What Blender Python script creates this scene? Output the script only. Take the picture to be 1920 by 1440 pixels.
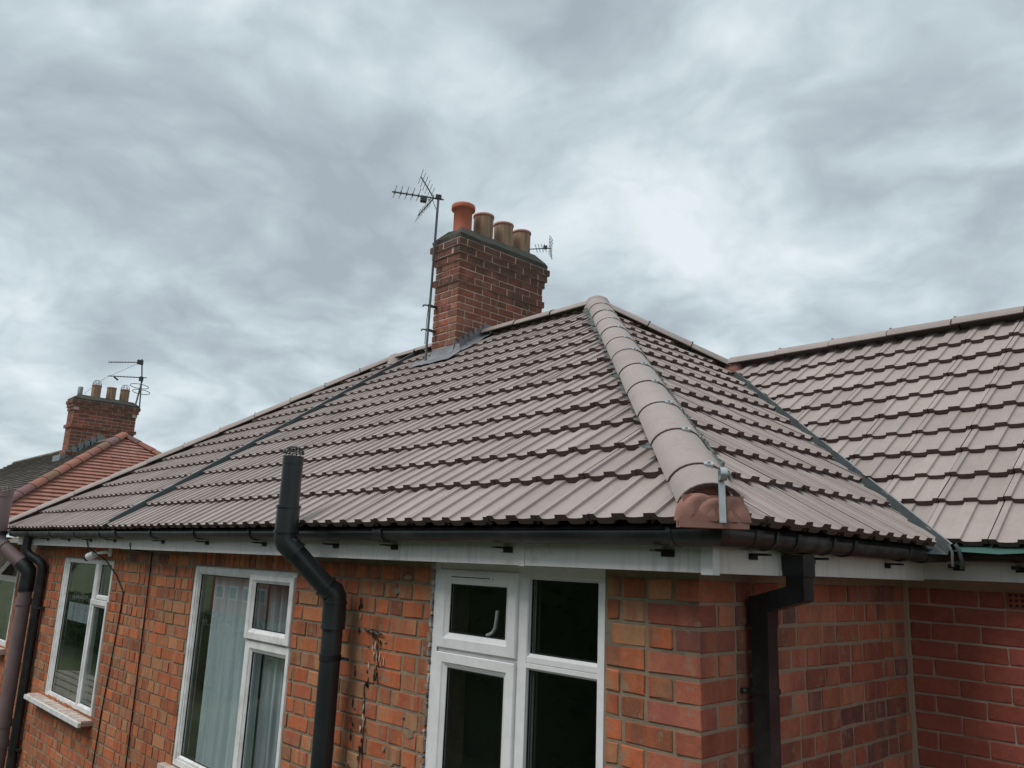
import bpy, bmesh, math, random
from mathutils import Vector, Matrix
for o in list(bpy.data.objects): bpy.data.objects.remove(o, do_unlink=True)
S = bpy.context.scene
COL = S.collection
R_ = random.Random(7)

# ------------------------------------------------------------ camera, sky, sun
CAM = Vector((1.69828, -2.53744, 0.00363))
YAW, PIT, ROL, FPX = 46.95581, 12.47111, 2.313, 1525.725
_y, _p, _r = map(math.radians, (YAW, PIT, ROL))
FW = Vector((-math.sin(_y)*math.cos(_p), math.cos(_y)*math.cos(_p), math.sin(_p)))
_rt = Vector((math.cos(_y), math.sin(_y), 0)); _up = _rt.cross(FW)
RT = _rt*math.cos(_r) + _up*math.sin(_r); UP = _up*math.cos(_r) - _rt*math.sin(_r)
cd = bpy.data.cameras.new('camera'); co = bpy.data.objects.new('camera', cd); COL.objects.link(co)
m = Matrix((RT, UP, -FW)).transposed().to_4x4(); m.translation = CAM
co.matrix_world = m
cd.sensor_width = 36; cd.lens = FPX/1920*36; cd.clip_start = .05; cd.clip_end = 3000
S.camera = co
S.render.resolution_x, S.render.resolution_y = 1024, 768
S.view_settings.view_transform = 'Standard'; S.view_settings.look = 'None'
S.view_settings.exposure = .5; S.view_settings.gamma = 1

SUN_EL, SUN_AZ = 54, 196          # azimuth clockwise from +y
W = bpy.data.worlds.new('World'); S.world = W; W.use_nodes = True
nt = W.node_tree; nt.nodes.clear()
class G:
    """tiny node-graph helper"""
    def __init__(s, nt): s.nt = nt
    def n(s, t, **k):
        nd = s.nt.nodes.new(t)
        for a, v in k.items():
            if a == 'inp':
                for i, x in v.items():
                    if hasattr(x, 'is_output'): s.nt.links.new(x, nd.inputs[i])
                    else: nd.inputs[i].default_value = x
            else: setattr(nd, a, v)
        return nd
    def math(s, op, a, b=0, c=None, clamp=False):
        d = {0: a, 1: b}
        if c is not None: d[2] = c
        return s.n('ShaderNodeMath', operation=op, use_clamp=clamp, inp=d).outputs[0]
    def vm(s, op, a, b=(0, 0, 0)): return s.n('ShaderNodeVectorMath', operation=op, inp={0: a, 1: b}).outputs[0]
    def noise(s, v, scale, detail=4, rough=.55, dist=0, dim='3D'):
        return s.n('ShaderNodeTexNoise', noise_dimensions=dim, inp={'Vector': v, 'Scale': scale, 'Detail': detail, 'Roughness': rough, 'Distortion': dist}).outputs[0]
    def ramp(s, f, stops, interp='LINEAR'):
        nd = s.n('ShaderNodeValToRGB', inp={0: f}); cr = nd.color_ramp; cr.interpolation = interp
        while len(cr.elements) < len(stops): cr.elements.new(.5)
        for e, (p, c) in zip(cr.elements, stops):
            e.position = p; e.color = (c, c, c, 1) if isinstance(c, (int, float)) else (*c, 1)
        return nd.outputs[0]
    def mix(s, f, a, b, mode='MIX'):
        nd = s.n('ShaderNodeMix', data_type='RGBA', blend_type=mode)
        for i, x in ((0, f), (6, a), (7, b)):
            if hasattr(x, 'is_output'): s.nt.links.new(x, nd.inputs[i])
            else: nd.inputs[i].default_value = x if not isinstance(x, tuple) or len(x) == 4 else (*x, 1)
        return nd.outputs[2]
    def link(s, a, b): s.nt.links.new(a, b)
g = G(nt)
def srgb(r, gg, b):
    f = lambda c: (c/255/12.92) if c/255 <= .04045 else ((c/255+.055)/1.055)**2.4
    return (f(r), f(gg), f(b))
tc = g.n('ShaderNodeTexCoord').outputs['Generated']
sx = g.n('ShaderNodeSeparateXYZ', inp={0: tc})
hz = g.math('ADD', g.math('MAXIMUM', sx.outputs[2], 0), .32)
cv = g.n('ShaderNodeCombineXYZ', inp={0: g.math('DIVIDE', sx.outputs[0], hz), 1: g.math('DIVIDE', sx.outputs[1], hz), 2: 0.0}).outputs[0]
wv = g.n('ShaderNodeTexNoise', inp={'Vector': cv, 'Scale': 2.2, 'Detail': 3.0, 'Roughness': .5}).outputs[1]
cw = g.vm('ADD', cv, g.vm('MULTIPLY', g.vm('SUBTRACT', wv, (.5, .5, .5)), (.28, .28, .28)))
big = g.noise(g.vm('ADD', cw, (3.1, 7.7, 0)), .9, 2, .5, 0)
mid = g.noise(g.vm('ADD', cw, (11.3, 2.2, 4)), 2.7, 7, .52, 0)
fin = g.noise(g.vm('ADD', cw, (1.3, 5.2, 9)), 9.0, 5, .55, 0)
val = g.math('ADD', g.math('ADD', g.math('MULTIPLY', big, .40), g.math('MULTIPLY', mid, .52)), g.math('MULTIPLY', fin, .12))
lump = g.noise(g.vm('ADD', cw, (6.3, .2, 2)), 4.6, 4, .5, 0)
val = g.math('ADD', val, g.math('MULTIPLY', g.math('ABSOLUTE', g.math('SUBTRACT', lump, .5)), .38))
EX = 2**-.5
sk = lambda *c: tuple(x*EX*1.08 for x in srgb(*c))
ccol = g.ramp(val, [(.41, sk(163, 174, 182)), (.475, sk(177, 189, 196)), (.53, sk(191, 204, 210)), (.585, sk(208, 220, 225)), (.66, sk(227, 236, 239))])
# below the horizon the cloud light fades to a dim ground haze
gf = g.math('MULTIPLY', g.math('ADD', sx.outputs[2], .06), 14, clamp=True)
ccol = g.mix(gf, (.13, .14, .13), ccol)
bg1 = g.n('ShaderNodeBackground', inp={0: ccol, 1: 1.0})
sky = g.n('ShaderNodeTexSky', sky_type='NISHITA', sun_disc=False, sun_elevation=math.radians(SUN_EL), sun_rotation=math.radians(SUN_AZ))
bg2 = g.n('ShaderNodeBackground', inp={0: sky.outputs[0], 1: .1})
mx = g.n('ShaderNodeMixShader', inp={0: .94, 1: bg2.outputs[0], 2: bg1.outputs[0]})
g.link(mx.outputs[0], g.n('ShaderNodeOutputWorld').inputs[0])

sd = bpy.data.lights.new('sun', 'SUN'); so = bpy.data.objects.new('sun', sd); COL.objects.link(so)
sd.energy = 1.5; sd.angle = math.radians(30); sd.color = (1, .97, .93)
az, el = math.radians(SUN_AZ), math.radians(SUN_EL)
sdir = Vector((math.sin(az)*math.cos(el), math.cos(az)*math.cos(el), math.sin(el)))
so.rotation_euler = sdir.to_track_quat('Z', 'Y').to_euler()

# ------------------------------------------------------------ materials
def newmat(name, rough=.7, spec=.5, metal=0):
    m = bpy.data.materials.new(name); m.use_nodes = True
    b = m.node_tree.nodes['Principled BSDF']; b.inputs['Roughness'].default_value = rough
    b.inputs['Specular IOR Level'].default_value = spec; b.inputs['Metallic'].default_value = metal
    return m, G(m.node_tree), b
def bump(g, b, h, strength=.3, dist=.003):
    bn = g.n('ShaderNodeBump', inp={'Height': h, 'Strength': strength, 'Distance': dist}); g.link(bn.outputs[0], b.inputs['Normal'])
def pos(g): return g.n('ShaderNodeNewGeometry').outputs['Position']
def simple(name, col, rough=.6, spec=.5, metal=0, var=.12, scale=12, bmp=.15, bd=.002, dirt=None, dscale=3, damt=.5):
    m, g, b = newmat(name, rough, spec, metal)
    p = pos(g); n = g.noise(p, scale, 5, .6)
    f = g.math('ADD', g.math('MULTIPLY', g.math('SUBTRACT', n, .5), 2*var), 1)
    c = g.n('ShaderNodeVectorMath', operation='SCALE', inp={0: col, 3: f}).outputs[0]
    if dirt:
        d = g.ramp(g.noise(p, dscale, 6, .65), [(.45, 0), (.68, 1)])
        c = g.mix(g.math('MULTIPLY', d, damt), c, dirt)
    g.link(c, b.inputs['Base Color'])
    if bmp: bump(g, b, g.noise(p, scale*8, 4, .6), bmp, bd)
    return m
def tilemat(name, base, island=False, weather=.5):
    m, g, b = newmat(name, .72, .35)
    p = pos(g)
    rnd = g.n('ShaderNodeNewGeometry').outputs['Random Per Island'] if island else g.n('ShaderNodeObjectInfo').outputs['Random']
    big = g.noise(p, 1.1, 3, .5); mid = g.noise(p, 9, 6, .65); fine = g.noise(p, 240, 2, .7)
    f = g.math('ADD', g.math('MULTIPLY', rnd, .20), .82)
    f = g.math('ADD', f, g.math('MULTIPLY', g.math('SUBTRACT', mid, .5), .28))
    f = g.math('ADD', f, g.math('MULTIPLY', g.math('SUBTRACT', fine, .5), .22))
    c = g.n('ShaderNodeVectorMath', operation='SCALE', inp={0: base, 3: f}).outputs[0]
    pale = g.ramp(g.noise(g.vm('ADD', p, (5, 3, 1)), 2.3, 8, .68), [(.5, 0), (.72, 1)])
    c = g.mix(g.math('MULTIPLY', pale, .5*weather), c, (.44, .40, .37))
    green = g.ramp(g.noise(g.vm('ADD', p, (2, 9, 4)), 5, 6, .7), [(.58, 0), (.72, 1)])
    c = g.mix(g.math('MULTIPLY', green, .40*weather), c, (.21, .19, .14))
    run_ = g.ramp(g.noise(g.vm('MULTIPLY', p, (26, 26, 2.5)), 1, 5, .7), [(.52, 0), (.70, 1)])
    c = g.mix(g.math('MULTIPLY', run_, .30*weather), c, (.19, .16, .145))
    g.link(c, b.inputs['Base Color']); bump(g, b, g.math('ADD', fine, g.math('MULTIPLY', mid, 2)), .35, .0012)
    return m
def brickmat(name, stops, island=False, stripes=.55, soot=0, bands=(9, 9, 1.6)):
    m, g, b = newmat(name, .88, .2)
    p = pos(g)
    rnd = g.n('ShaderNodeNewGeometry').outputs['Random Per Island'] if island else g.n('ShaderNodeObjectInfo').outputs['Random']
    r2 = g.math('FRACT', g.math('MULTIPLY', rnd, 17.31))
    st = g.noise(g.vm('ADD', g.vm('MULTIPLY', p, bands), g.n('ShaderNodeCombineXYZ', inp={0: g.math('MULTIPLY', rnd, 40.), 1: g.math('MULTIPLY', r2, 9.)}).outputs[0]), 1.0, 2, .4)
    fac = g.math('ADD', rnd, g.math('MULTIPLY', g.math('SUBTRACT', st, .5), stripes*1.6))
    fac = g.math('PINGPONG', fac, 1.0)
    c = g.ramp(fac, stops)
    mid = g.noise(p, 28, 6, .7); fine = g.noise(p, 260, 3, .7)
    f = g.math('ADD', g.math('MULTIPLY', r2, .3), .85)
    f = g.math('ADD', f, g.math('MULTIPLY', g.math('SUBTRACT', mid, .5), .8))
    f = g.math('ADD', f, g.math('MULTIPLY', g.math('SUBTRACT', fine, .5), .35))
    c = g.n('ShaderNodeVectorMath', operation='SCALE', inp={0: c, 3: f}).outputs[0]
    smear = g.ramp(g.noise(g.vm('ADD', p, (4, 4, 4)), 13, 8, .7), [(.565, 0), (.61, 1)])
    sm2 = .08 if 'smooth' in name else .62
    c = g.mix(g.math('MULTIPLY', smear, sm2), c, (.27, .205, .15))
    kiln = g.ramp(g.noise(g.vm('ADD', p, (9, 1, 7)), 42, 5, .75), [(.60, 0), (.68, 1)])
    c = g.mix(g.math('MULTIPLY', kiln, .1 if 'smooth' in name else .45), c, (.10, .055, .045))
    if soot:
        so_ = g.ramp(g.math('ADD', g.noise(p, 4.5, 5, .6), g.math('MULTIPLY', g.math('SUBTRACT', g.n('ShaderNodeSeparateXYZ', inp={0: p}).outputs[2], 2.75), .75)), [(.44, 0), (.74, 1)])
        c = g.mix(g.math('MULTIPLY', so_, soot), c, (.075, .055, .046))
    g.link(c, b.inputs['Base Color']); bump(g, b, g.math('ADD', fine, g.math('MULTIPLY', mid, 2.5)), .6, .002)
    return m
MULTI = [(0, (.23, .09, .05)), (.14, (.42, .118, .052)), (.3, (.43, .165, .075)), (.44, (.35, .185, .098)), (.56, (.25, .095, .055)), (.7, (.48, .135, .056)), (.82, (.31, .145, .082)), (.92, (.38, .098, .05)), (1, (.39, .19, .10))]
REDS = [(0, (.28, .082, .056)), (.2, (.43, .14, .08)), (.4, (.26, .08, .062)), (.55, (.46, .165, .095)), (.7, (.16, .07, .062)), (.85, (.38, .12, .072)), (1, (.15, .08, .075))]
SMOOTH = [(0, (.30, .082, .060)), (.5, (.36, .098, .068)), (1, (.27, .072, .056))]
CHIM = [(0, (.27, .095, .062)), (.3, (.19, .082, .058)), (.5, (.36, .11, .07)), (.7, (.14, .075, .058)), (1, (.30, .12, .078))]
M = {}
for k, st, s_, so_ in (('multi', MULTI, .38, 0), ('reds', REDS, .22, 0), ('smooth', SMOOTH, .1, 0), ('chim', CHIM, .25, .72)):
    M['brick_'+k] = brickmat('brick_'+k, st, False, s_, so_); M['brick_'+k+'_i'] = brickmat('brick_'+k+'_fill', st, True, s_, so_)
TB = (.375, .312, .290)
M['tile'] = tilemat('concrete_tile', TB); M['tile_i'] = tilemat('concrete_tile_fill', TB, True)
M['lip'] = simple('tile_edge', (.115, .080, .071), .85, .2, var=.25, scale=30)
M['cap'] = tilemat('ridge_cap', (.345, .290, .270), weather=.8)
M['cap_red'] = tilemat('old_ridge_cap', (.30, .115, .08), weather=.5)
M['cap_purple'] = tilemat('old_ridge_cap_purple', (.19, .09, .085), weather=.5)
M['cap_moss'] = tilemat('old_ridge_cap_mossy', (.24, .125, .075), weather=.8)
M['redtile'] = tilemat('clay_plain_tile', (.37, .165, .122), True, .6)
M['darktile'] = tilemat('old_plain_tile', (.135, .12, .10), True, .8)
M['mortar'] = simple('mortar', (.265, .21, .15), .95, .1, var=.3, scale=25, bmp=.8, bd=.004, dirt=(.12, .095, .07), dscale=5, damt=.5)
M['mortar_b'] = simple('mortar_side', (.34, .24, .18), .95, .1, var=.25, scale=25, bmp=.8, bd=.004)
M['mortar_c'] = simple('mortar_pink', (.44, .31, .25), .95, .1, var=.15, scale=20, bmp=.5, bd=.003)
M['mortar_ch'] = simple('mortar_chimney', (.50, .36, .29), .95, .1, var=.3, scale=12, bmp=.5, bd=.003)
M['upvc'] = simple('white_plastic', (.78, .775, .77), .35, .5, var=.05, scale=5, bmp=.03, dirt=(.42, .39, .35), dscale=9, damt=.55)
M['upvc_clean'] = simple('white_plastic_clean', (.78, .77, .775), .32, .5, var=.05, scale=6, bmp=.03, dirt=(.55, .53, .50), dscale=11, damt=.35)
def fasciamat():
    m, g, b = newmat('fascia_white', .45, .4)
    p = pos(g)
    s = g.noise(g.vm('MULTIPLY', p, (38, 38, 1.5)), 1.0, 5, .7)
    big = g.noise(p, 2.2, 5, .6)
    k = g.math('MULTIPLY', g.ramp(s, [(.42, 0), (.62, 1)]), g.ramp(big, [(.38, .0), (.68, .55)]))
    c = g.mix(k, (.74, .70, .68), (.40, .35, .31)); d = g.ramp(g.noise(p, 7, 6, .7), [(.58, 0), (.72, 1)])
    c = g.mix(g.math('MULTIPLY', d, .45), c, (.22, .20, .17))
    g.link(c, b.inputs['Base Color']); return m
M['fascia'] = fasciamat()
M['black'] = simple('black_plastic', (.013, .015, .017), .40, .5, var=.2, scale=4, bmp=.05, dirt=(.09, .09, .085), dscale=6, damt=.35)
M['pipe'] = simple('black_pipe', (.020, .023, .025), .38, .5, var=.15, scale=4, bmp=.03, dirt=(.05, .053, .053), dscale=4, damt=.4)
M['gutter_old'] = simple('weathered_gutter', (.026, .028, .029), .55, .4, var=.4, scale=14, bmp=.1, dirt=(.13, .13, .12), dscale=11, damt=.6)
M['brown_pipe'] = simple('brown_plastic', (.19, .130, .132), .5, .4, var=.1, scale=3, bmp=.02, dirt=(.26, .20, .20), dscale=5, damt=.5)
M['lead'] = simple('lead', (.17, .172, .185), .6, .4, .2, var=.3, scale=9, bmp=.4, bd=.004, dirt=(.34, .34, .36), dscale=9, damt=.5)
M['valley'] = simple('valley_trough', (.085, .10, .105), .55, .4, var=.15, scale=6, bmp=.05, dirt=(.16, .17, .16), dscale=7, damt=.4)
M['valley_edge'] = simple('valley_edge', (.20, .22, .225), .55, .4, var=.15, scale=9)
M['steel'] = simple('galvanised_steel', (.48, .50, .51), .38, .5, .8, var=.2, scale=20, bmp=.1)
M['alu'] = simple('weathered_aluminium', (.13, .14, .145), .5, .5, .5, var=.2, scale=14, bmp=.1)
M['darkmetal'] = simple('dark_metal', (.06, .065, .07), .5, .5, .4, var=.2, scale=20)
M['terra'] = simple('red_mortar', (.29, .145, .118), .8, .3, var=.35, scale=12, bmp=.35, bd=.003, dirt=(.20, .10, .075), dscale=6, damt=.6)
M['cement'] = simple('flaunching', (.085, .082, .074), .95, .1, var=.4, scale=8, bmp=.8, bd=.01, dirt=(.07, .072, .05), dscale=6, damt=.7)
M['pot_red'] = simple('red_clay_pot', (.46, .14, .085), .7, .3, var=.12, scale=6, bmp=.1)
M['pot_rim'] = simple('clay_rim', (.46, .22, .17), .75, .3, var=.15, scale=8)
def potmat():
    m, g, b = newmat('buff_clay_pot', .75, .3); p = pos(g)
    s = g.noise(g.vm('MULTIPLY', p, (30, 30, 2)), 1, 4, .6)
    c = g.ramp(s, [(.35, (.17, .125, .085)), (.5, (.30, .20, .13)), (.65, (.40, .22, .14))])
    g.link(c, b.inputs['Base Color']); return m
M['pot_buff'] = potmat()
M['drywing'] = simple('eaves_fleece', (.10, .115, .105), .8, .3, var=.6, scale=40, bmp=.6, bd=.006, dirt=(.28, .30, .29), dscale=30, damt=.5)
M['felt'] = simple('green_felt', (.05, .12, .10), .6, .3, var=.2, scale=10, bmp=.2)
M['deck'] = simple('roof_underlay', (.035, .03, .028), .9, .1, var=.2)
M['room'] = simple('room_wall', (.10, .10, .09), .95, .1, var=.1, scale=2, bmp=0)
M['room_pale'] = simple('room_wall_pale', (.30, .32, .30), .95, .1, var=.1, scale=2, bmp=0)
M['rubber'] = simple('black_gasket', (.015, .015, .016), .6, .3, var=.1, bmp=0)
M['sealant'] = simple('old_sealant', (.35, .34, .32), .8, .3, var=.8, scale=40, bmp=.5, bd=.004, dirt=(.03, .03, .03), dscale=25, damt=1)
M['sill'] = simple('painted_sill', (.55, .50, .45), .8, .3, var=.2, scale=14, bmp=.3, dirt=(.36, .17, .12), dscale=9, damt=.7)
M['grass'] = simple('grass', (.06, .078, .038), .9, .2, var=.5, scale=2, bmp=.4, bd=.05, dirt=(.10, .11, .05), dscale=.4, damt=.5)
M['paving'] = simple('paving', (.26, .25, .23), .9, .2, var=.2, scale=3, bmp=.3, bd=.01)
M['hedge'] = simple('hedge_leaves', (.035, .065, .02), .8, .2, var=.6, scale=8, bmp=0)
M['boards'] = simple('weathered_boards', (.27, .25, .21), .9, .1, var=.35, scale=9, bmp=.5, bd=.006, dirt=(.15, .14, .10), dscale=5, damt=.6)
M['sheet'] = simple('pale_sheeting', (.42, .42, .46), .5, .4, var=.15, scale=5, bmp=.2)
M['purple'] = simple('purple_trim', (.06, .035, .10), .5, .4)
def curtain(name, c1, c2, sc):
    m, g, b = newmat(name, .9, .1); p = pos(g)
    s = g.noise(g.vm('MULTIPLY', p, (sc, sc, 1.2)), 1, 5, .65)
    g.link(g.ramp(s, [(.35, c1), (.65, c2)]), b.inputs['Base Color']); return m
M['net'] = curtain('net_curtain', (.52, .62, .66), (.80, .88, .90), 22)
M['net2'] = curtain('net_curtain_grey', (.28, .32, .36), (.62, .68, .72), 30)
M['towel'] = simple('pink_cloth', (.55, .18, .20), .9, .1, var=.4, scale=18)
def glassmat(name, tint=.9, refl=.10, smear=.0):
    m = bpy.data.materials.new(name); m.use_nodes = True; t = m.node_tree; t.nodes.clear(); g = G(t)
    fc = g.n('ShaderNodeLayerWeight', inp={'Blend': .5}).outputs['Facing']
    f = g.math('ADD', g.math('MULTIPLY', g.math('POWER', fc, 3.5), .9), .065+refl, clamp=True)
    tr = g.n('ShaderNodeBsdfTransparent', inp={0: (tint*.985, tint, tint*.995, 1)})
    gl = g.n('ShaderNodeBsdfGlossy', inp={0: (.9, .93, .92, 1), 'Roughness': .015})
    mx = g.n('ShaderNodeMixShader', inp={0: f, 1: tr.outputs[0], 2: gl.outputs[0]})
    g.link(mx.outputs[0], g.n('ShaderNodeOutputMaterial').inputs[0]); return m
M['glass'] = glassmat('glass', .93, .0)

# ------------------------------------------------------------ mesh helpers
class MB:
    def __init__(s): s.v = []; s.f = []; s.mi = []; s.sm = []; s.mats = []
    def mat(s, m):
        if m not in s.mats: s.mats.append(m)
        return s.mats.index(m)
    def add(s, vs, fs, m, smooth=False):
        b = len(s.v); i = s.mat(m)
        s.v += [tuple(v) for v in vs]
        for f in fs: s.f.append([b+k for k in f]); s.mi.append(i); s.sm.append(smooth)
    def box(s, a, b, m, jit=0):
        x0, y0, z0 = a; x1, y1, z1 = b
        vs = [(x, y, z) for x in (x0, x1) for y in (y0, y1) for z in (z0, z1)]
        if jit: vs = [(x+R_.uniform(-jit, jit), y+R_.uniform(-jit, jit), z+R_.uniform(-jit, jit)) for x, y, z in vs]
        s.add(vs, [(0, 1, 3, 2), (4, 6, 7, 5), (0, 4, 5, 1), (2, 3, 7, 6), (0, 2, 6, 4), (1, 5, 7, 3)], m)
    def obox(s, c, X, Y, Z, m):      # oriented box: centre and half vectors
        c = Vector(c); X = Vector(X); Y = Vector(Y); Z = Vector(Z)
        s.add([c+X*i+Y*j+Z*k for i in (-1, 1) for j in (-1, 1) for k in (-1, 1)], [(0, 1, 3, 2), (4, 6, 7, 5), (0, 4, 5, 1), (2, 3, 7, 6), (0, 2, 6, 4), (1, 5, 7, 3)], m)
    def tube(s, pts, r, m, n=10, caps=True, closed=False):
        pts = [Vector(p) for p in pts]; rs = r if isinstance(r, (list, tuple)) else [r]*len(pts)
        ref = None; rings = []
        for i, p in enumerate(pts):
            a = pts[i-1] if i > 0 else (pts[-1] if closed else p); b = pts[i+1] if i < len(pts)-1 else (pts[0] if closed else p)
            t = (b-a).normalized()
            if ref is None: ref = t.orthogonal().normalized()
            ref = (ref - t*ref.dot(t)).normalized(); q = t.cross(ref)
            rings.append([p + (ref*math.cos(2*math.pi*k/n) + q*math.sin(2*math.pi*k/n))*rs[i] for k in range(n)])
        vs = [v for rg in rings for v in rg]; L = len(pts)
        fs = [(i*n+k, i*n+(k+1) % n, ((i+1) % L)*n+(k+1) % n, ((i+1) % L)*n+k) for i in range(L if closed else L-1) for k in range(n)]
        s.add(vs, fs, m, True)
        if caps and not closed:
            s.add(rings[0], [tuple(range(n))[::-1]], m); s.add(rings[-1], [tuple(range(n))], m)
    def lathe(s, c, prof, m, n=20, smooth=True):      # prof: (r, z)
        c = Vector(c); vs = [c+Vector((r*math.cos(2*math.pi*k/n), r*math.sin(2*math.pi*k/n), z)) for r, z in prof for k in range(n)]
        s.add(vs, [(i*n+k, i*n+(k+1) % n, (i+1)*n+(k+1) % n, (i+1)*n+k) for i in range(len(prof)-1) for k in range(n)], m, smooth)
    def mesh(s, name):
        me = bpy.data.meshes.new(name); me.from_pydata(s.v, [], s.f)
        for mt in s.mats: me.materials.append(mt)
        me.polygons.foreach_set('material_index', s.mi); me.polygons.foreach_set('use_smooth', s.sm); me.update()
        return me
def link(o, parent=None):
    COL.objects.link(o)
    if parent is not None:
        o.parent = parent; o.matrix_parent_inverse = Matrix.Translation(-WT.get(parent.name, Vector((0, 0, 0))))
    return o
WT = {}
def thing(name, label, cat, loc, group=None):
    o = bpy.data.objects.new(name, None); COL.objects.link(o); o.location = loc; o.empty_display_size = .1
    o['label'] = label; o['category'] = cat
    if group: o['group'] = group
    WT[o.name] = Vector(loc); return o
def part(name, mb, parent, stuff=False, label=None):
    me = mb.mesh(name) if isinstance(mb, MB) else mb
    o = bpy.data.objects.new(name, me); link(o, parent)
    if stuff: o['kind'] = 'stuff'
    if label: o['label'] = label
    return o
def single(name, mb, label, cat, group=None):
    o = bpy.data.objects.new(name, mb.mesh(name)); COL.objects.link(o); o['label'] = label; o['category'] = cat
    if group: o['group'] = group
    return o
def struct(name, mb):
    o = bpy.data.objects.new(name, mb.mesh(name)); COL.objects.link(o); o['kind'] = 'structure'; return o
def screen(p):
    v = Vector(p)-CAM; d = v.dot(FW)
    if d < .05: return None
    return (960+FPX*v.dot(RT)/d, 720-FPX*v.dot(UP)/d, d)
def rank(p):     # sort key: near and in the frame first
    q = screen(p)
    if q is None or not (-60 < q[0] < 1980 and -60 < q[1] < 1500): return 1000 + (Vector(p)-CAM).length
    return q[2]

# ------------------------------------------------------------ dimensions
E_, ZE, RA, RB, H = .26204, .16991, 3.02579, 3.15662, 2.09272
DD, O_, DW, TT, K0, GB = 1.81465, .1515, 1.80791, .80903, .19473, .0862
XL, HL = -5.94158, -.01311
XP = -5.50                       # line between the two halves of the pair
XEND = XL-RA+E_                   # left end wall
LA = math.hypot(RA, H); LB = math.hypot(RB, H)
SS = (RA-TT)*RB/RA
T = Vector((E_-SS, -E_+RA+TT, ZE+H*(1-TT/RA)))
CUP = .040; RC = RA+TT-DD; HC = T.z+CUP-ZE; LC = math.hypot(RC, HC)
APEX = Vector((E_-RB, RA-E_, ZE+H)); GZ = -5.3

near = thing('semi_detached_house', 'near half of the brick house pair, with mauve tiled hip corner', 'house', (0, 0, GZ))
far = thing('semi_detached_house', 'farther left half of the brick house pair, beyond the roof joint strip', 'house', (XP, 0, GZ))

# ------------------------------------------------------------ walls
FLAT = []
def wallgrid(mb, axis, c, a0, a1, z0, z1, holes, m, depth, sgn):
    """sheet with rectangular holes and reveals. axis 'x': plane y=c running in x; 'y': plane x=c running in y"""
    xs = sorted({a0, a1, *[v for h in holes for v in h[:2]]}); zs = sorted({z0, z1, *[v for h in holes for v in h[2:]]})
    P = (lambda a, z, d: (a, c+sgn*d, z)) if axis == 'x' else (lambda a, z, d: (c+sgn*d, a, z))
    for i in range(len(xs)-1):
        for j in range(len(zs)-1):
            xm, zm = (xs[i]+xs[i+1])/2, (zs[j]+zs[j+1])/2
            if any(h[0] < xm < h[1] and h[2] < zm < h[3] for h in holes): continue
            mb.add([P(xs[i], zs[j], 0), P(xs[i+1], zs[j], 0), P(xs[i+1], zs[j+1], 0), P(xs[i], zs[j+1], 0)], [(0, 1, 2, 3)], m)
    for h in holes:
        c4 = [(h[0], h[2]), (h[1], h[2]), (h[1], h[3]), (h[0], h[3])]
        for k in range(4):
            a, b = c4[k], c4[(k+1) % 4]
            mb.add([P(*a, 0), P(*b, 0), P(*b, depth), P(*a, depth)], [(0, 1, 2, 3)], m)
WINA = (-1.505, -.438, -1.75, .02); WINB = (-4.35, -2.855, -1.46, -.097); WINC = (-7.57, -6.11, -1.43, -.108)
mbw = MB(); wallgrid(mbw, 'x', .005, XP, .0-.005, GZ, .12, [WINA, WINB], M['mortar'], .22, 1)
wA = part('front_wall', mbw, near)
mbw = MB(); wallgrid(mbw, 'y', -.005, .005, DW, GZ, .14, [], M['mortar_b'], .2, -1)
wB = part('side_wall', mbw, near)
mbw = MB(); wallgrid(mbw, 'x', DW+.007, -.02, 3.4, GZ, .14, [], M['mortar_c'], .2, 1)
mbw.box((-.012, DW-.016, -3.2), (.016, DW+.02, .1), M['mortar_c'])
wC = part('wing_wall', mbw, near)
mbw = MB(); wallgrid(mbw, 'x', .005, XEND, XP, GZ, .12, [WINC], M['mortar'], .22, 1); wallgrid(mbw, 'y', XEND+.007, .007, 5.8, GZ, .1, [], M['mortar'], .2, 1)
wL = part('front_wall', mbw, far)

BM = {}
def brickmesh(L, h, D, mat, var, quoin=False):
    k = (round(L, 3), round(h, 3), D, mat.name, var)
    if k in BM: return BM[k]
    bm = bmesh.new(); bmesh.ops.create_cube(bm, size=1)
    bmesh.ops.scale(bm, vec=(L, D, h), verts=bm.verts)
    bmesh.ops.bevel(bm, geom=list(bm.edges), offset=.0035, segments=1, affect='EDGES', profile=.5)
    rr = random.Random(hash((round(L*1000), var)) & 0xffff)
    for v in bm.verts: v.co += Vector((rr.uniform(-1, 1)*.0032, rr.uniform(-1, 1)*.0014, rr.uniform(-1, 1)*.0032))
    me = bpy.data.meshes.new('brick'); bm.to_mesh(me); bm.free(); me.materials.append(mat); BM[k] = me; return me
def place_bricks(items, parents_limit):
    """items: (centre, L, h, D, rot(0|1), matname, wall); nearest `limit` become objects, the rest joined by wall"""
    items.sort(key=lambda t: rank(t[0])); rest = {}
    for i, (c, L, h, D, rot, mt, wall) in enumerate(items):
        if i < parents_limit and rank(c) < 1000:
            o = bpy.data.objects.new('brick', brickmesh(round(L*200)/200, h, D, M['brick_'+mt], R_.randrange(5)))
            o.location = c; o.rotation_euler = (R_.uniform(-.006, .006), R_.uniform(-.008, .008), (math.pi/2 if rot else 0)+R_.uniform(-.008, .008))
            COL.objects.link(o); o.parent = wall
        else: rest.setdefault((wall.name, mt), (wall, mt, []))[2].append((c, L, h, D, rot))
    for (_, mt), (wall, _, L_) in rest.items():
        mb = MB(); m_ = M['brick_'+mt+'_i']
        for c, L, h, D, rot in L_:
            hx, hy = (D/2, L/2) if rot else (L/2, D/2)
            mb.box((c[0]-hx, c[1]-hy, c[2]-h/2), (c[0]+hx, c[1]+hy, c[2]+h/2), m_, .0018)
        o = part('brick_fill', mb, None, True); o.parent = wall
J = .0135
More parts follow.
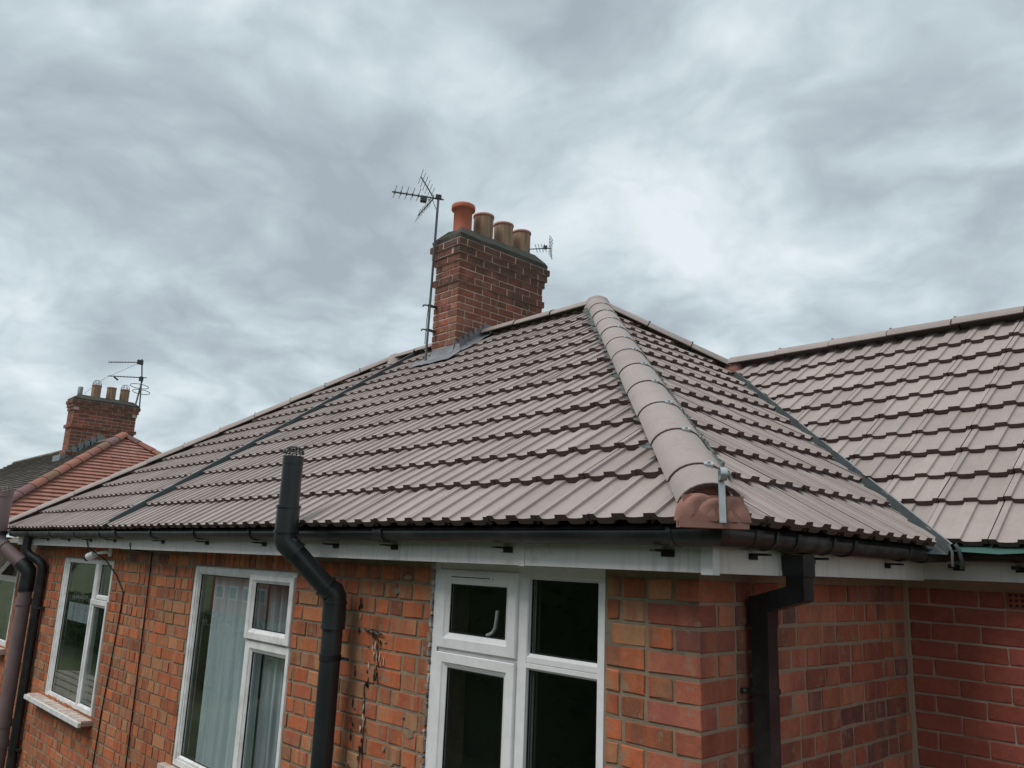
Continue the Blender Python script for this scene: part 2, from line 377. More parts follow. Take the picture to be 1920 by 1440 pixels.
def pattern(rr, kind):
    if kind == 'flemish': return rr.choice((.215, .107, .107, .215, .16, .107))
    return .2064
def run(axis, c, a0, a1, zc, h, mt, wall, items, rr, kind='flemish', holes=(), sgn=1, first=None, dirn=-1):
    """bricks along a wall face from one end (the end chosen by dirn) with holes trimmed"""
    a = a1 if dirn < 0 else a0; n = 0; lim = a0 if dirn < 0 else a1
    while (a > a0+.02 if dirn < 0 else a < a1-.02):
        L = first if (n == 0 and first) else pattern(rr, kind)
        n += 1
        b = a+dirn*L
        b = max(b, a0) if dirn < 0 else min(b, a1)
        lo, hi = min(a, b), max(a, b); segs = [(lo, hi)]
        for hx0, hx1, hz0, hz1 in holes:
            if hz0+.01 < zc < hz1-.01+h*.2:
                ns = []
                for l_, r_ in segs:
                    if l_ < hx0-.008: ns.append((l_, min(r_, hx0-.008)))
                    if r_ > hx1+.008: ns.append((max(l_, hx1+.008), r_))
                segs = [q for q in ns if q[1]-q[0] > .025]
        for l_, r_ in segs:
            D = .1; pr = rr.uniform(-.003, .003)
            mid = (l_+r_)/2
            cc = (mid, c+sgn*(D/2-pr), zc) if axis == 'x' else (c+sgn*(D/2-pr), mid, zc)
            items.append((cc, r_-l_, h, D, 0 if axis == 'x' else 1, mt, wall))
        a = b+dirn*J
def course_z(n): return -K0+GB*.5-GB*n+GB*1        # n=0: course just above the K0 bed, n=-1 ... upward
itN, itF = [], []; rr = random.Random(3)
HB = GB-.0132
NROW = 60
for n in range(-1, NROW):
    z = -K0 + GB*.5 - GB*n; hb = HB
    if z+hb/2 > .115: continue
    odd = n % 2
    mtA = 'multi'
    # front wall of the near house: quoin first
    holes = [(WINA[0]-.004, WINA[1]+.004, WINA[2], .2), (WINB[0], WINB[1], WINB[2], .2)]
    if odd:     # header seen on the front, stretcher on the side
        itN.append(((-.105/2, .23/2, z), .23, hb, .105, 1, 'reds', wB))
        run('x', 0, XP+.006, -.105-J, z, hb, mtA, wA, itN, rr, holes=holes)
        run('y', 0, .23+J, DW-.018, z, hb, 'reds', wB, itN, rr, sgn=-1, dirn=1)
    else:
        itN.append(((-.23/2, .105/2, z), .23, hb, .105, 0, 'reds', wA))
        run('x', 0, XP+.006, -.23-J, z, hb, mtA, wA, itN, rr, holes=holes)
        run('y', 0, .105+J, DW-.018, z, hb, 'reds', wB, itN, rr, sgn=-1, dirn=1)
    run('x', 0, XEND, XP-.006, z, hb, mtA, wL, itF, rr, holes=[(WINC[0], WINC[1], WINC[2], .2)])
    # wing wall: smooth stretcher bond
    x = .1155+(0 if odd else .109) - .218*2
    while x < 3.4:
        l_, r_ = max(x+.005, .018), x+.218-.005
        if r_-l_ > .03 and not (n == -1 and .40 < (l_+r_)/2 < .62 and False):
            zc_ = -K0+.0835*(.5-n); segs = [(l_, r_)]
            if n == -1: segs = [q for q in ((l_, min(r_, .444)), (max(l_, .664), r_)) if q[1]-q[0] > .02]
            for l2, r2 in segs: itN.append((((l2+r2)/2, DW+.0475, zc_), r2-l2, .0835-.011, .095, 0, 'smooth', wC))
        x += .218
# soldier course over the two left windows
for (w, wall, it) in ((WINB, wA, itN), (WINC, wL, itF)):
    x = w[0]-.05
    while x < w[1]+.05:
        it.append(((x+.033, .05, (w[3]+.118)/2+.004), .066, .118-w[3]-.012, .1, 0, 'multi', wall)); x += .077
# remove wall bricks hidden in the soldier zone
def insold(t): 
    return t[2] < .08 and t[1] > .067 and any(w[0]-.06 < t[0][0] < w[1]+.06 and t[0][2] > w[3] for w in (WINB, WINC))
itN = [t for t in itN if not insold(t)]; itF = [t for t in itF if not insold(t)]
AIR = [(-5.62, -.073), (-4.98, -.067)]
def near_air(t): return t[4] == 0 and t[0][1] < .2 and any(abs(t[0][0]-a) < .1075+t[1]/2-.03 and abs(t[0][2]-z) < .04 for a, z in AIR)
itN = [t for t in itN if not near_air(t)]; itF = [t for t in itF if not near_air(t)]
place_bricks(itN, 300); place_bricks(itF, 300)
# mortar smears over the old brick face (proud patches left by repointing)
mb = MB(); rs = random.Random(12)
for k in range(9):
    x = rs.uniform(-2.2, -1.55) if k < 24 else rs.uniform(-5.1, -1.6); z = rs.uniform(-1.1, -.05)
    if WINB[0]-.05 < x < WINB[1]+.05: continue
    n = 9; a0 = rs.uniform(0, 6); w, h = rs.uniform(.012, .05), rs.uniform(.008, .03)
    ring = [(x+w*math.cos(a0+i*6.283/n)*rs.uniform(.6, 1.15), -.0035, z+h*math.sin(a0+i*6.283/n)*rs.uniform(.6, 1.15)) for i in range(n)]
    back = [(x+(p[0]-x)*1.15, .004, z+(p[2]-z)*1.15) for p in ring]
    mb.add(ring+back, [tuple(range(n))]+[(i, i+n, (i+1) % n+n, (i+1) % n) for i in range(n)], M['mortar'])
part('mortar_smear', mb, near, True)

def airbrick(parent, x, y, z, w, h, louvre, mt, dark):
    mb = MB()
    if louvre:
        mb.box((x-w/2, y-.002, z-h/2), (x+w/2, y+.06, z+h/2), mt)
        for i in range(4): mb.box((x-w*.4, y-.004, z-h*.36+i*h*.22), (x+w*.4, y-.001, z-h*.36+i*h*.22+h*.1), dark)
    else:
        mb.box((x-w/2, y-.002, z-h/2), (x+w/2, y+.06, z+h/2), mt)
        for i in range(8):
            for j in range(3): cx, cz = x-w/2+.022+i*.0245, z-.023+j*.023; mb.box((cx-.006, y-.004, cz-.006), (cx+.006, y-.001, cz+.006), dark)
    return part('air_brick', mb, parent)
airbrick(far, AIR[0][0], 0, AIR[0][1], .2, .066, True, M['brick_reds_i'], M['rubber'])
airbrick(near, AIR[1][0], 0, AIR[1][1], .2, .066, True, M['brick_reds_i'], M['rubber'])
airbrick(near, .554, DW, -K0+.0835*1.5, .205, .0725, False, M['brick_smooth_i'], M['rubber'])

# ------------------------------------------------------------ roof tiles
PROF = [(0, .019), (.098, .019), (.112, .006), (.14, .001), (.23, -.0006), (.33, .0006), (.382, .003), (.393, .018), (.40, .019), (.598, .019), (.612, .006), (.64, .001), (.74, -.0006), (.85, .0006), (.892, .003), (.903, .0165), (.91, .017), (.982, .017)]
PROF = [(p, h*.88) for p, h in PROF]
LIP = .027
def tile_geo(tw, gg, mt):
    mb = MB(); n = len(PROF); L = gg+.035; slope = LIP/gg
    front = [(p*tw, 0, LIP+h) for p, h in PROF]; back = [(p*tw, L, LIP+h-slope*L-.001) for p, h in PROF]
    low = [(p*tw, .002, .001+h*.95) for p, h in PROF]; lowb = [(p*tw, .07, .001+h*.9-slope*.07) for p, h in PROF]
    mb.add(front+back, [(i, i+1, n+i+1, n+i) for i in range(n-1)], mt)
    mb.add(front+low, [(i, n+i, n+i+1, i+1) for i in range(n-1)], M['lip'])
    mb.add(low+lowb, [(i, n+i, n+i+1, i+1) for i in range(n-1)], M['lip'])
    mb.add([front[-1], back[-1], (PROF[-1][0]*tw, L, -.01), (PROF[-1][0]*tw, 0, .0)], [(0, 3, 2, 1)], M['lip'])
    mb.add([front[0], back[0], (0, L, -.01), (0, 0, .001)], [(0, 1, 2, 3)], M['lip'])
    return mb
def clip_mesh(mb, planes):
    bm = bmesh.new(); me = mb.mesh('tmp'); bm.from_mesh(me); bpy.data.meshes.remove(me)
    for co_, no in planes:
        bmesh.ops.bisect_plane(bm, geom=bm.verts[:]+bm.edges[:]+bm.faces[:], dist=1e-5, plane_co=co_, plane_no=no, clear_outer=True)
    if len(bm.faces) < 3: bm.free(); return None
    out = bpy.data.meshes.new('roof_tile'); bm.to_mesh(out); bm.free()
    for m_ in mb.mats: out.materials.append(m_)
    return out
def slope_tiles(Oo, X, V, rows, tw, x0, x1, off, half, parent, jit=0):
    """half: list of (a, b, c): keep a*x+b*s<=c. returns tile items"""
    N = X.cross(V); items = []
    for k in range(len(rows)-1):
        s0 = rows[k]; gg = rows[k+1]-s0
        base = tile_geo(tw, gg, M['tile']); shared = None
        i0 = math.floor((x0-off)/tw)-1; i1 = math.ceil((x1-off)/tw)+1
        for i in range(i0, i1):
            xx = off+i*tw; L = gg+.035
            cs = [(xx, s0), (xx+tw, s0), (xx, s0+L), (xx+tw, s0+L)]
            dd = [[a*x+b*s-c for x, s in cs] for a, b, c in half]
            if any(min(d) > -.004 for d in dd): continue
            cut = [h for h, d in zip(half, dd) if max(d) > 0]
            if cut:
                pl = []
                for a, b, c in cut:
                    l_ = math.hypot(a, b); pl.append(((a/l_**2*(c-a*xx-b*s0), b/l_**2*(c-a*xx-b*s0), 0), (a/l_, b/l_, 0)))
                me = clip_mesh(base, pl)
                if me is None: continue
            else:
                if shared is None: shared = base.mesh('roof_tile')
                me = shared
            org = Oo+X*xx+V*s0
            mt = Matrix((X, V, N)).transposed().to_4x4()
            mt = mt @ Matrix.Rotation(R_.uniform(-.002, .002), 4, 'Z') @ Matrix.Rotation(R_.uniform(-.0018, .0018), 4, 'X')
            mt.translation = org + N*R_.uniform(-.0022, .0022) + V*R_.uniform(-.004, .004)
            items.append((org+X*tw/2+V*gg/2, me, mt, parent))
    return items
def place_tiles(items, limit):
    items.sort(key=lambda t: rank(t[0])); rest = None; par = items[0][3]
    bm = bmesh.new(); nrest = 0
    for i, (c, me, mt, p) in enumerate(items):
        if i < limit:
            o = bpy.data.objects.new('roof_tile', me); COL.objects.link(o); o.parent = p; o.matrix_basis = mt
        else:
            t = me.copy(); t.transform(mt); bm.from_mesh(t); bpy.data.meshes.remove(t); nrest += 1
    if nrest:
        me = bpy.data.meshes.new('roof_tile_fill'); bm.to_mesh(me); me.materials.append(M['tile_i']); me.materials.append(M['lip'])
        o = part('roof_tile_fill', me, None, True); o.parent = par
    bm.free()
XV, YV = Vector((1, 0, 0)), Vector((0, 1, 0))
VA = Vector((0, RA, H))/LA; VB = Vector((-RB, 0, H))/LB; VC = Vector((0, RC, HC))/LC
rowsA = [0]+[.033+.2757*k for k in range(1, 13)]+[LA-.04]
rowsA = [r for r in rowsA if r < LA-.03]+[LA-.03]
rowsA[0] = -.028
rowsB = [r*LB/LA for r in rowsA]
rowsL = [-.024]+[.012+.281*k for k in range(1, 13)]; rowsL = [r for r in rowsL if r < LA-.06]+[LA-.04]
rowsC = [-.022]+[.075+.2462*k for k in range(1, 11)]; rowsC = [r for r in rowsC if r < LC-.05]+[LC-.005]
def deck(name, polys, parent, mt):
    mb = MB()
    for p in polys: mb.add(p, [tuple(range(len(p)))], mt)
    return part(name, mb, parent)
dz = Vector((0, 0, -.03)); back = 2*(RA-E_)+E_
V_ = lambda x, y, z: Vector((x, y, z))
roofN = deck('roof', [[V_(XP, -E_, ZE)+dz, V_(E_, -E_, ZE)+dz, APEX+dz, V_(XP, RA-E_, ZE+H)+dz],
    [V_(E_, -E_, ZE)+dz, V_(E_, DD-E_, ZE)+dz, T+dz, APEX+dz],
    [V_(E_, DD-E_, ZE)+dz, V_(3.4, DD-E_, ZE)+dz, V_(3.4, T.y, T.z)+dz, T+dz],
    [APEX+dz, V_(XP, RA-E_, ZE+H)+dz, V_(XP, back, ZE)+dz, V_(T.x, back, ZE)+dz, T+dz],
    [T+dz, V_(3.4, T.y, T.z)+dz, V_(3.4, T.y+RC, ZE)+dz, V_(T.x, T.y+RC, ZE)+dz]], near, M['deck'])
XE2 = XL-RA
roofF = deck('roof', [[V_(XE2, -E_, ZE)+dz, V_(XP, -E_, ZE)+dz, V_(XP, RA-E_, ZE+H)+dz, V_(XL, RA-E_, ZE+H)+dz],
    [V_(XE2, -E_, ZE)+dz, V_(XL, RA-E_, ZE+H)+dz, V_(XE2, back, ZE)+dz],
    [V_(XL, RA-E_, ZE+H)+dz, V_(XP, RA-E_, ZE+H)+dz, V_(XP, back, ZE)+dz, V_(XE2, back, ZE)+dz]], far, M['deck'])
tw = .272
CH0, CH1, CHY0, CHY1 = -4.785, -4.40, 2.363, 3.565          # chimney footprint
OA = V_(0, -E_, ZE)
itA = slope_tiles(OA, XV, VA, rowsA, tw, XP, E_, -.262+tw*.0, [(1, RB/LA, E_-.055), (-1, 0, -(XP+.05)), (0, 1, LA-.02)], roofN)
itB = slope_tiles(V_(E_, 0, ZE), YV, VB, rowsB, .277, -E_, 4, .02-.277*.5+.07, [(-1, RA/LB, E_-.055),
    (LB*SS/RB, -(T.y-(DD-E_)), (LB*SS/RB)*(DD-E_-.10)), ((LB-LB*SS/RB), (T.y-(RA-E_)), (LB-LB*SS/RB)*T.y+(T.y-(RA-E_))*(LB*SS/RB)-.05)], roofN)
itC = slope_tiles(V_(0, DD-E_, ZE+.004), XV, VC, rowsC, .291, -3, 3.4, .20, [(-LC, -(E_-T.x), -(LC*(E_+.015))), (1, 0, 3.4)], roofN)
place_tiles(itA+itB+itC, 300)
itL = slope_tiles(OA+V_(0, 0, -.002), XV, VA, rowsL, tw, XE2, XP, -.11, [(-1, RA/LA, -(XE2+.05)), (1, 0, XP-.03), (0, 1, LA-.03)], roofF)
place_tiles(itL, 300)

# valley trough between the side slope and the wing slope
mb = MB(); a = V_(E_, DD-E_, ZE); dvec = (T-a)
nB = YV.cross(VB).normalized(); nC = XV.cross(VC).normalized(); nv = (nB+nC).normalized(); dn = dvec.normalized()
sdv = dn.cross(nv)        # points towards the wing or the hip
if sdv.dot(YV) < 0: sdv = -sdv
a2 = a-dn*.10
for q0, q1, h0, h1, mt in ((-.11, -.006, .004, -.002, 'valley'), (-.006, .000, -.002, .052, 'valley'), (.0, .009, .050, .052, 'valley_edge'), (.009, .05, .052, .02, 'valley')):
    nseg = 14
    A_ = []; B_ = []
    for i in range(nseg+1):
        p = a2+(T-a2)*(i/nseg)
        w0 = .010*math.sin(i*1.7) if q0 == -.11 else 0
        A_.append(p+sdv*(q0+w0)+nv*h0); B_.append(p+sdv*q1+nv*h1)
    mb.add(A_+B_, [(i, i+1, nseg+2+i, nseg+1+i) for i in range(nseg)], M[mt])
e0 = a2+nv*.0
mb.tube([e0+sdv*.02+nv*.05, e0+sdv*.03+nv*.03-dn*.02, e0+sdv*.05-dn*.03-nv*.03, e0+sdv*.055-dn*.02-nv*.06], .009, M['valley'], 8)
mb.tube([e0+sdv*(-.01)+nv*.05, e0+sdv*(.0)+nv*.02-dn*.02, e0+sdv*.012-dn*.02-nv*.05], .006, M['valley_edge'], 8)
part('valley_trough', mb, near)
# green underlay showing under the wing eaves tiles
mb = MB(); n = 16
for i in range(n):
    x0, x1 = E_+.07+i*.2, E_+.07+(i+1)*.2
    f = lambda x: .006*math.sin(x*19)+.004*math.sin(x*43)
    mb.add([(x0, DD-E_-.06, ZE-.034+f(x0)), (x1, DD-E_-.06, ZE-.034+f(x1)), (x1, DD-E_+.02, ZE+.004), (x0, DD-E_+.02, ZE+.004)], [(0, 1, 2, 3)], M['felt'])
part('underlay', mb, near)
# closing board behind the tile ends
mb = MB(); mb.box((XP, -E_+.03, .10), (E_-.03, -E_+.05, ZE-.004), M['deck']); part('eaves_board', mb, near)
mb = MB(); mb.box((E_-.05, -E_+.03, .10), (E_-.03, DD-E_, ZE-.004), M['deck']); part('eaves_board', mb, near)
mb = MB(); mb.box((XE2+.03, -E_+.03, .10), (XP, -E_+.05, ZE-.004), M['deck']); part('eaves_board', mb, far)
# bonding gutter strip up the slope between the two halves
mb = MB(); NA = XV.cross(VA)
pp = lambda x, s, h: OA+XV*x+VA*s+NA*h
mb.add([pp(XP-.045, -.02, .004), pp(XP+.06, -.02, .004), pp(XP+.06, LA-.06, .004), pp(XP-.045, LA-.06, .004)], [(0, 1, 2, 3)], M['valley'])
mb.obox(pp(XP-.012, LA/2-.03, .03), XV*.014, VA*(LA/2-.05), NA*.026, M['valley'])
mb.obox(pp(XP-.012, LA/2-.03, .057), XV*.008, VA*(LA/2-.05), NA*.0015, M['valley_edge'])
part('bonding_gutter', mb, near)

# ------------------------------------------------------------ ridge and hip caps
def capmesh(L, r0, r1, mt, flat=.82, ang=78, th=.014, n=12):
    mb = MB(); a = [math.radians(-ang+2*ang*i/n) for i in range(n+1)]
    def ring(x, r): return [(x, r*math.sin(t), r*math.cos(t)*flat) for t in a]
    k = n+1; o0, o1, i0, i1 = ring(0, r0), ring(L, r1), ring(0, r0-th), ring(L, r1-th)
    e0 = ring(.004, r0+.0025)
    mb.add(e0+o1, [(i, i+1, k+i+1, k+i) for i in range(n)], mt, True)
    mb.add(i0+i1, [(i, k+i, k+i+1, i+1) for i in range(n)], mt, True)
    mb.add(o0+i0, [(i, k+i, k+i+1, i+1) for i in range(n)], M['lip'])
    mb.add(o0+e0, [(i, i+1, k+i+1, k+i) for i in range(n)], M['lip'])
    mb.add([o0[0], o1[0], i1[0], i0[0]], [(0, 1, 2, 3)], mt); mb.add([o0[-1], o1[-1], i1[-1], i0[-1]], [(0, 3, 2, 1)], mt)
    return mb
def caps(p, q, up, L, mt, parent, r=.108, lift=.022, first=0, name='ridge_tile', mats=None, clips='small', taper=.006, side=None):
    p, q = Vector(p), Vector(q); d = (q-p).normalized(); up = Vector(up); up = (up-d*up.dot(d)).normalized(); sdx = up.cross(d)
    tot = (q-p).length; n = max(1, round((tot-first)/L)); LL = (tot-first)/n; cuts = [0]+([first] if first else [])+[first+LL*(i+1) for i in range(n)]
    meshes = {}
    for i in range(len(cuts)-1):
        l_ = cuts[i+1]-cuts[i]; mm = (mats[i % len(mats)] if mats else mt); key = (round(l_, 3), mm.name)
        if key not in meshes: meshes[key] = capmesh(l_-.005, r, r-taper, mm).mesh(name)
        o = bpy.data.objects.new(name, meshes[key]); COL.objects.link(o); o.parent = parent
        mt_ = Matrix((d, sdx, up)).transposed().to_4x4() @ Matrix.Rotation(R_.uniform(-.006, .006), 4, 'Z'); mt_.translation = p+d*cuts[i]+up*(lift+R_.uniform(-.001, .001)); o.matrix_basis = mt_
        if clips and i > 0:
            c = p+d*cuts[i]+up*(lift+r*.82); mb = MB()
            if clips == 'big':
                off = sdx*(-.028)
                mb.obox(c+off+up*(-.001)-d*.002, d*.016, sdx*.017, up*.0035, M['steel'])
                mb.tube([c+off-d*.004, c+off-d*.004+up*.009], .006, M['steel'], 8)
                mb.obox(c+off-d*.02-up*.006, d*.004, sdx*.010, up*.008, M['steel'])
                t = -.95; cc = p+d*cuts[i]+up*(lift+(r+.001)*.82*math.cos(t))+sdx*((r+.001)*math.sin(t))
                n_ = (up*math.cos(t)+sdx*math.sin(t)); mb.obox(cc, d*.009, n_.cross(d)*.008, n_*.003, M['steel'])
            else:
                mb.obox(c+up*.001, d*.008, sdx*.018, up*.005, M['darkmetal'])
                for sg in (-1, 1): mb.obox(c+up*.004+sdx*.016*sg, d*.006, sdx*.003, up*.005, M['darkmetal'])
            part('ridge_clip', mb, None).parent = parent
        # union strip: dark seal under each joint
        if i > 0 or True:
            a = [math.radians(-78+13*j) for j in range(13)]
            ring = lambda x, rr_: [p+d*x+up*(lift+rr_*.82*math.cos(t))+sdx*rr_*math.sin(t) for t in a]
            mb = MB(); A_, B_ = ring(cuts[i+1]-.012, r-taper*1.0-.001), ring(cuts[i+1]+.006, r-taper*1.0-.001)
            mb.add(A_+B_, [(j, j+1, 14+j, 13+j) for j in range(12)], M['rubber'], True)
            part('joint_seal', mb, None).parent = parent
hipdir = (APEX-V_(E_, -E_, ZE)).normalized()
nhip = (XV.cross(VA)+YV.cross(VB)).normalized()
P0 = V_(E_, -E_, ZE)
up0 = Vector((0, 0, 1))
_l = Vector((1, 1, 0)).normalized()
caps(P0+hipdir*.02-_l*.034, APEX+hipdir*.02, nhip, .405, M['cap'], roofN, r=.108, lift=.022, first=.20, name='hip_tile', clips='big', taper=.003)
caps(APEX+XV*-.02, V_(CH1+.02, RA-E_, ZE+H), up0, .43, M['cap'], roofN, r=.106, lift=.012, clips=None)
caps(V_(CH0-.02, RA-E_, ZE+H), V_(XP, RA-E_, ZE+H), up0, .42, M['cap'], roofN, r=.104, lift=.008)
caps(V_(XP-.01, RA-E_, ZE+H+HL), V_(XL, RA-E_, ZE+H+HL), up0, .44, M['cap'], roofF, r=.104, lift=.008)
nL = (XV.cross(VA)+Vector((-H, 0, RA)).normalized()).normalized()
caps(V_(XE2, -E_, ZE), V_(XL, RA-E_, ZE+H+HL), nL, .45, M['cap'], roofF, r=.104, lift=.010, name='hip_tile')
nBk = (nB+Vector((0, H, RA)).normalized()).normalized()
caps(T, APEX+(T-APEX).normalized()*.05, nBk, .44, M['cap'], roofN, r=.106, lift=.014, name='hip_tile')
caps(T+XV*.03+V_(0, 0, CUP*.8), V_(3.4, T.y, T.z+CUP+.02), up0, .44, M['cap'], roofN, r=.108, lift=.018)
mb = MB()
for c, s_ in ((T+V_(.03, -.02, .045), .075), (T+V_(.08, -.03, .045), .06)):
    mb.lathe(c, [(s_*.9, -.06), (s_, -.02), (s_*.8, .03), (s_*.4, .055), (.001, .06)], M['terra'], 10)
part('mortar_joint', mb, roofN)
mb = MB(); mb.lathe(APEX+V_(-.01, .01, .0), [(.125, -.03), (.118, .05), (.09, .10), (.05, .122), (.001, .128)], M['cap'], 16); part('apex_cap', mb, roofN)

mb = MB(); mb.lathe(V_(XL, RA-E_, ZE+H+HL), [(.15, -.09), (.13, .0), (.10, .06), (.06, .085), (.001, .09)], M['cap'], 12); part('apex_cap', mb, roofF)

# crumpled fleece along both sides of the near hip and under the ridges
def fleece(p, q, side, up, w0, parent, seed, amp=.02, name='hip_fleece'):
    rs = random.Random(seed); p, q = Vector(p), Vector(q); n = int((q-p).length/.016); A_, B_, C_ = [], [], []
    for i in range(n+1):
        c = p+(q-p)*i/n; k = amp*(rs.random()+.6*math.sin(i*.8)*rs.random())
        A_.append(c+side*.082+up*(.045)); B_.append(c+side*(w0)+up*(.038+rs.uniform(-.006, .01))); C_.append(c+side*(w0+k)+up*(.028+rs.uniform(-.006, .014)))
    mb = MB(); k = n+1
    mb.add(A_+B_+C_, [(i, i+1, k+i+1, k+i) for i in range(n)]+[(k+i, k+i+1, 2*k+i+1, 2*k+i) for i in range(n)], M['drywing'])
    return part(name, mb, parent)
sL = hipdir.cross(nhip).normalized()
if sL.dot(XV) > 0: sL = -sL
fleece(P0+hipdir*.5, APEX-hipdir*.2, sL, nhip, .104, roofN, 1, .052)
fleece(P0+hipdir*.3, APEX-hipdir*.2, -sL, nhip, .095, roofN, 2, .012)
# red mortar bedding closing the first hip tile, and the hip iron
mb = MB(); d_out = Vector((1, -1, 0)).normalized(); lat = Vector((1, 1, 0)).normalized()
for cx_, w_, h_ in ((-.046, .076, .092), (.056, .066, .084), (.004, .085, .078)):
    c = P0+lat*(cx_-.034)+d_out*.012+V_(0, 0, -.012); vs = []; nu, nv2 = 12, 7
    for j in range(nv2):
        ph = j/(nv2-1)*math.pi/2
        for i in range(nu+1):
            th_ = math.pi*i/nu; rad = math.cos(ph*.999)
            x = -math.cos(th_)*w_*(.35+.65*rad**.5); zz = math.sin(th_)*h_*(.35+.65*rad**.5)
            wob = 1+.018*math.sin(i*.9+j*.7+cx_*30)
            vs.append(c+lat*x*wob+Vector((0, 0, 1))*zz*wob+d_out*(math.sin(ph)*.030+.005*math.sin(i*.8+j)))
    mb.add(vs, [(j*(nu+1)+i, j*(nu+1)+i+1, (j+1)*(nu+1)+i+1, (j+1)*(nu+1)+i) for j in range(nv2-1) for i in range(nu)], M['terra'], True)
    mb.add(vs[-(nu+1):], [tuple(range(nu+1))], M['terra'], True)
c = P0+d_out*.012-lat*.034
mb.obox(c+V_(0, 0, -.016), lat*.108, d_out*.03, V_(0, 0, .016), M['terra'])
q = P0-lat*.034+nhip*(.034); mb.tube([q+hipdir*.035, q+hipdir*.09], .072, M['terra'], 16)
mb.obox(P0-lat*.034+d_out*.0+V_(0, 0, .02), lat*.095, d_out*.03, V_(0, 0, .05), M['terra'])
part('hip_mortar', mb, roofN)
mb = MB(); c = P0+lat*(-.010)+d_out*.052+V_(0, 0, -.025); cz = V_(0, 0, 1); pts = []
for i in range(6): pts.append(c+cz*(.01+.15*i/5)-d_out*.012*(i/5))
top = pts[-1]
for i in range(1, 14):
    t = i/13*math.pi*1.9; pts.append(top+d_out*(.021-.021*math.cos(t))+cz*.021*math.sin(t))
wv = lat*.0105
vs = [p-wv for p in pts]+[p+wv for p in pts]; n = len(pts)
fs = [(i, i+1, n+i+1, n+i) for i in range(n-1)]
mb.add(vs, fs, M['steel'], True); mb.add([v+(d_out*.002) for v in vs], [f[::-1] for f in fs], M['steel'], True)
for k in (0, n): mb.add([vs[k+i] for i in range(n)]+[vs[k+i]+d_out*.002 for i in range(n)], [(i, i+1, n+i+1, n+i) for i in range(n-1)], M['steel'])
part('hip_iron', mb, roofN)

# ------------------------------------------------------------ fascia, soffit, gutters
def fb(parent, a, b, mt='fascia'):
    mb = MB(); mb.box(a, b, M[mt]); return part('fascia_board', mb, parent)
fb(near, (XP+.002, -O_, 0), (-.754, -O_+.018, .135)); fb(near, (-.748, -O_, 0), (O_, -O_+.018, .135))
fb(near, (O_-.018, -O_+.019, .0), (O_, .302, .135)); fb(near, (O_-.018, .303, .004), (O_, DD-O_, .135))
fb(near, (O_+.001, DD-O_, .012), (3.4, DD-O_+.018, .15)); fb(far, (XE2+.09, -O_, .003), (XP-.002, -O_+.018, .135))
mb = MB(); mb.box((O_-.040, -O_-.006, -.006), (O_+.001, -O_-.0005, .13), M['upvc_clean']); mb.box((O_+.0012, -O_-.006, -.006), (O_+.0062, -O_+.034, .13), M['upvc_clean']); part('fascia_corner_trim', mb, near)
mb = MB(); mb.box((-.765, -O_-.004, -.003), (-.737, -O_-.0005, .13), M['fascia']); part('fascia_joint_trim', mb, near)
mb = MB(); mb.box((XEND, -O_+.019, .008), (XP, .006, .018), M['fascia']); part('soffit', mb, far)
mb = MB(); mb.box((XP, -O_+.019, .008), (.004, .006, .018), M['fascia']); mb.box((.005, -O_+.019, .008), (O_-.019, DW-.002, .018), M['fascia']); mb.box((O_+.002, DD-O_+.019, .018), (3.4, DW+.006, .028), M['fascia']); part('soffit', mb, near)
GP = [(.004, .140), (.004, .106), (.018, .094), (.05, .088), (.082, .094), (.098, .110), (.104, .141), (.098, .144), (.094, .139), (.090, .113), (.076, .100), (.05, .095), (.022, .101), (.010, .110), (.010, .140)]
def gut(parent, kind, a, b, mt, zo=(0, 0), sc=1.0, name='gutter', mitre=(0, 0)):
    """kind A: along x at the front, B: along y at the side, C: along x on the wing"""
    mb = MB(); n = len(GP)
    def ring(t, zoff, m_):
        out = []
        for u, z in GP:
            uu = u if sc == 1 else .052+(u-.052)*sc; zz = z if sc == 1 else .118+(z-.118)*sc*1.06
            tt = t+m_*uu
            out.append((tt, -O_-uu, zz+zoff) if kind == 'A' else ((O_+uu, tt, zz+zoff) if kind == 'B' else (tt, DD-O_-uu, zz+zoff)))
        return out
    A_, B_ = ring(a, zo[0], mitre[0]), ring(b, zo[1], mitre[1])
    f = [(i, n+i, n+(i+1) % n, (i+1) % n) for i in range(n)]
    mb.add(A_+B_, f, mt, True); mb.add(A_, [tuple(range(n))], mt); mb.add(B_, [tuple(range(n))[::-1]], mt)
    return part(name, mb, parent)
bk, og = M['black'], M['gutter_old']
g1 = gut(near, 'A', XP+.1, -1.67, bk); g2 = gut(near, 'A', -1.665, O_-.05, bk)
gc = gut(near, 'A', O_-.10, O_, bk, (0, 0), 1.09, 'gutter_angle', (0, 1)); gc2 = gut(near, 'B', -O_, .06, bk, (0, 0), 1.09, 'gutter_angle', (-1, 0))
g3 = gut(near, 'B', .06, DD-O_-.10, og); gut(near, 'B', .25, .45, og, (-.002, -.002), 1.12, 'gutter_outlet')
g4 = gut(near, 'B', DD-O_-.2, DD-O_, og, (0, .004), 1.06, 'gutter_angle', (0, -1)); g5 = gut(near, 'C', O_, O_+.12, og, (.004, .008), 1.06, 'gutter_angle', (1, 0))
g6 = gut(near, 'C', O_+.11, 3.4, bk, (.008, .008))
gf_ = gut(far, 'A', XE2+.05, XP+.1, M['gutter_old'], (-.004, -.004))
def gring(parent, kind, t, w, mt, z=0, sc=1.14): return gut(parent, kind, t-w/2, t+w/2, mt, (z, z), sc, 'gutter_union')
for x, p, w in ((-1.66, near, .07), (O_-.1, near, .02), (-5.42, near, .06), (-4.632, near, .016), (-3.845, near, .016), (-3.02, near, .016), (-2.6, near, .016)): gring(p, 'A', x, w, bk)
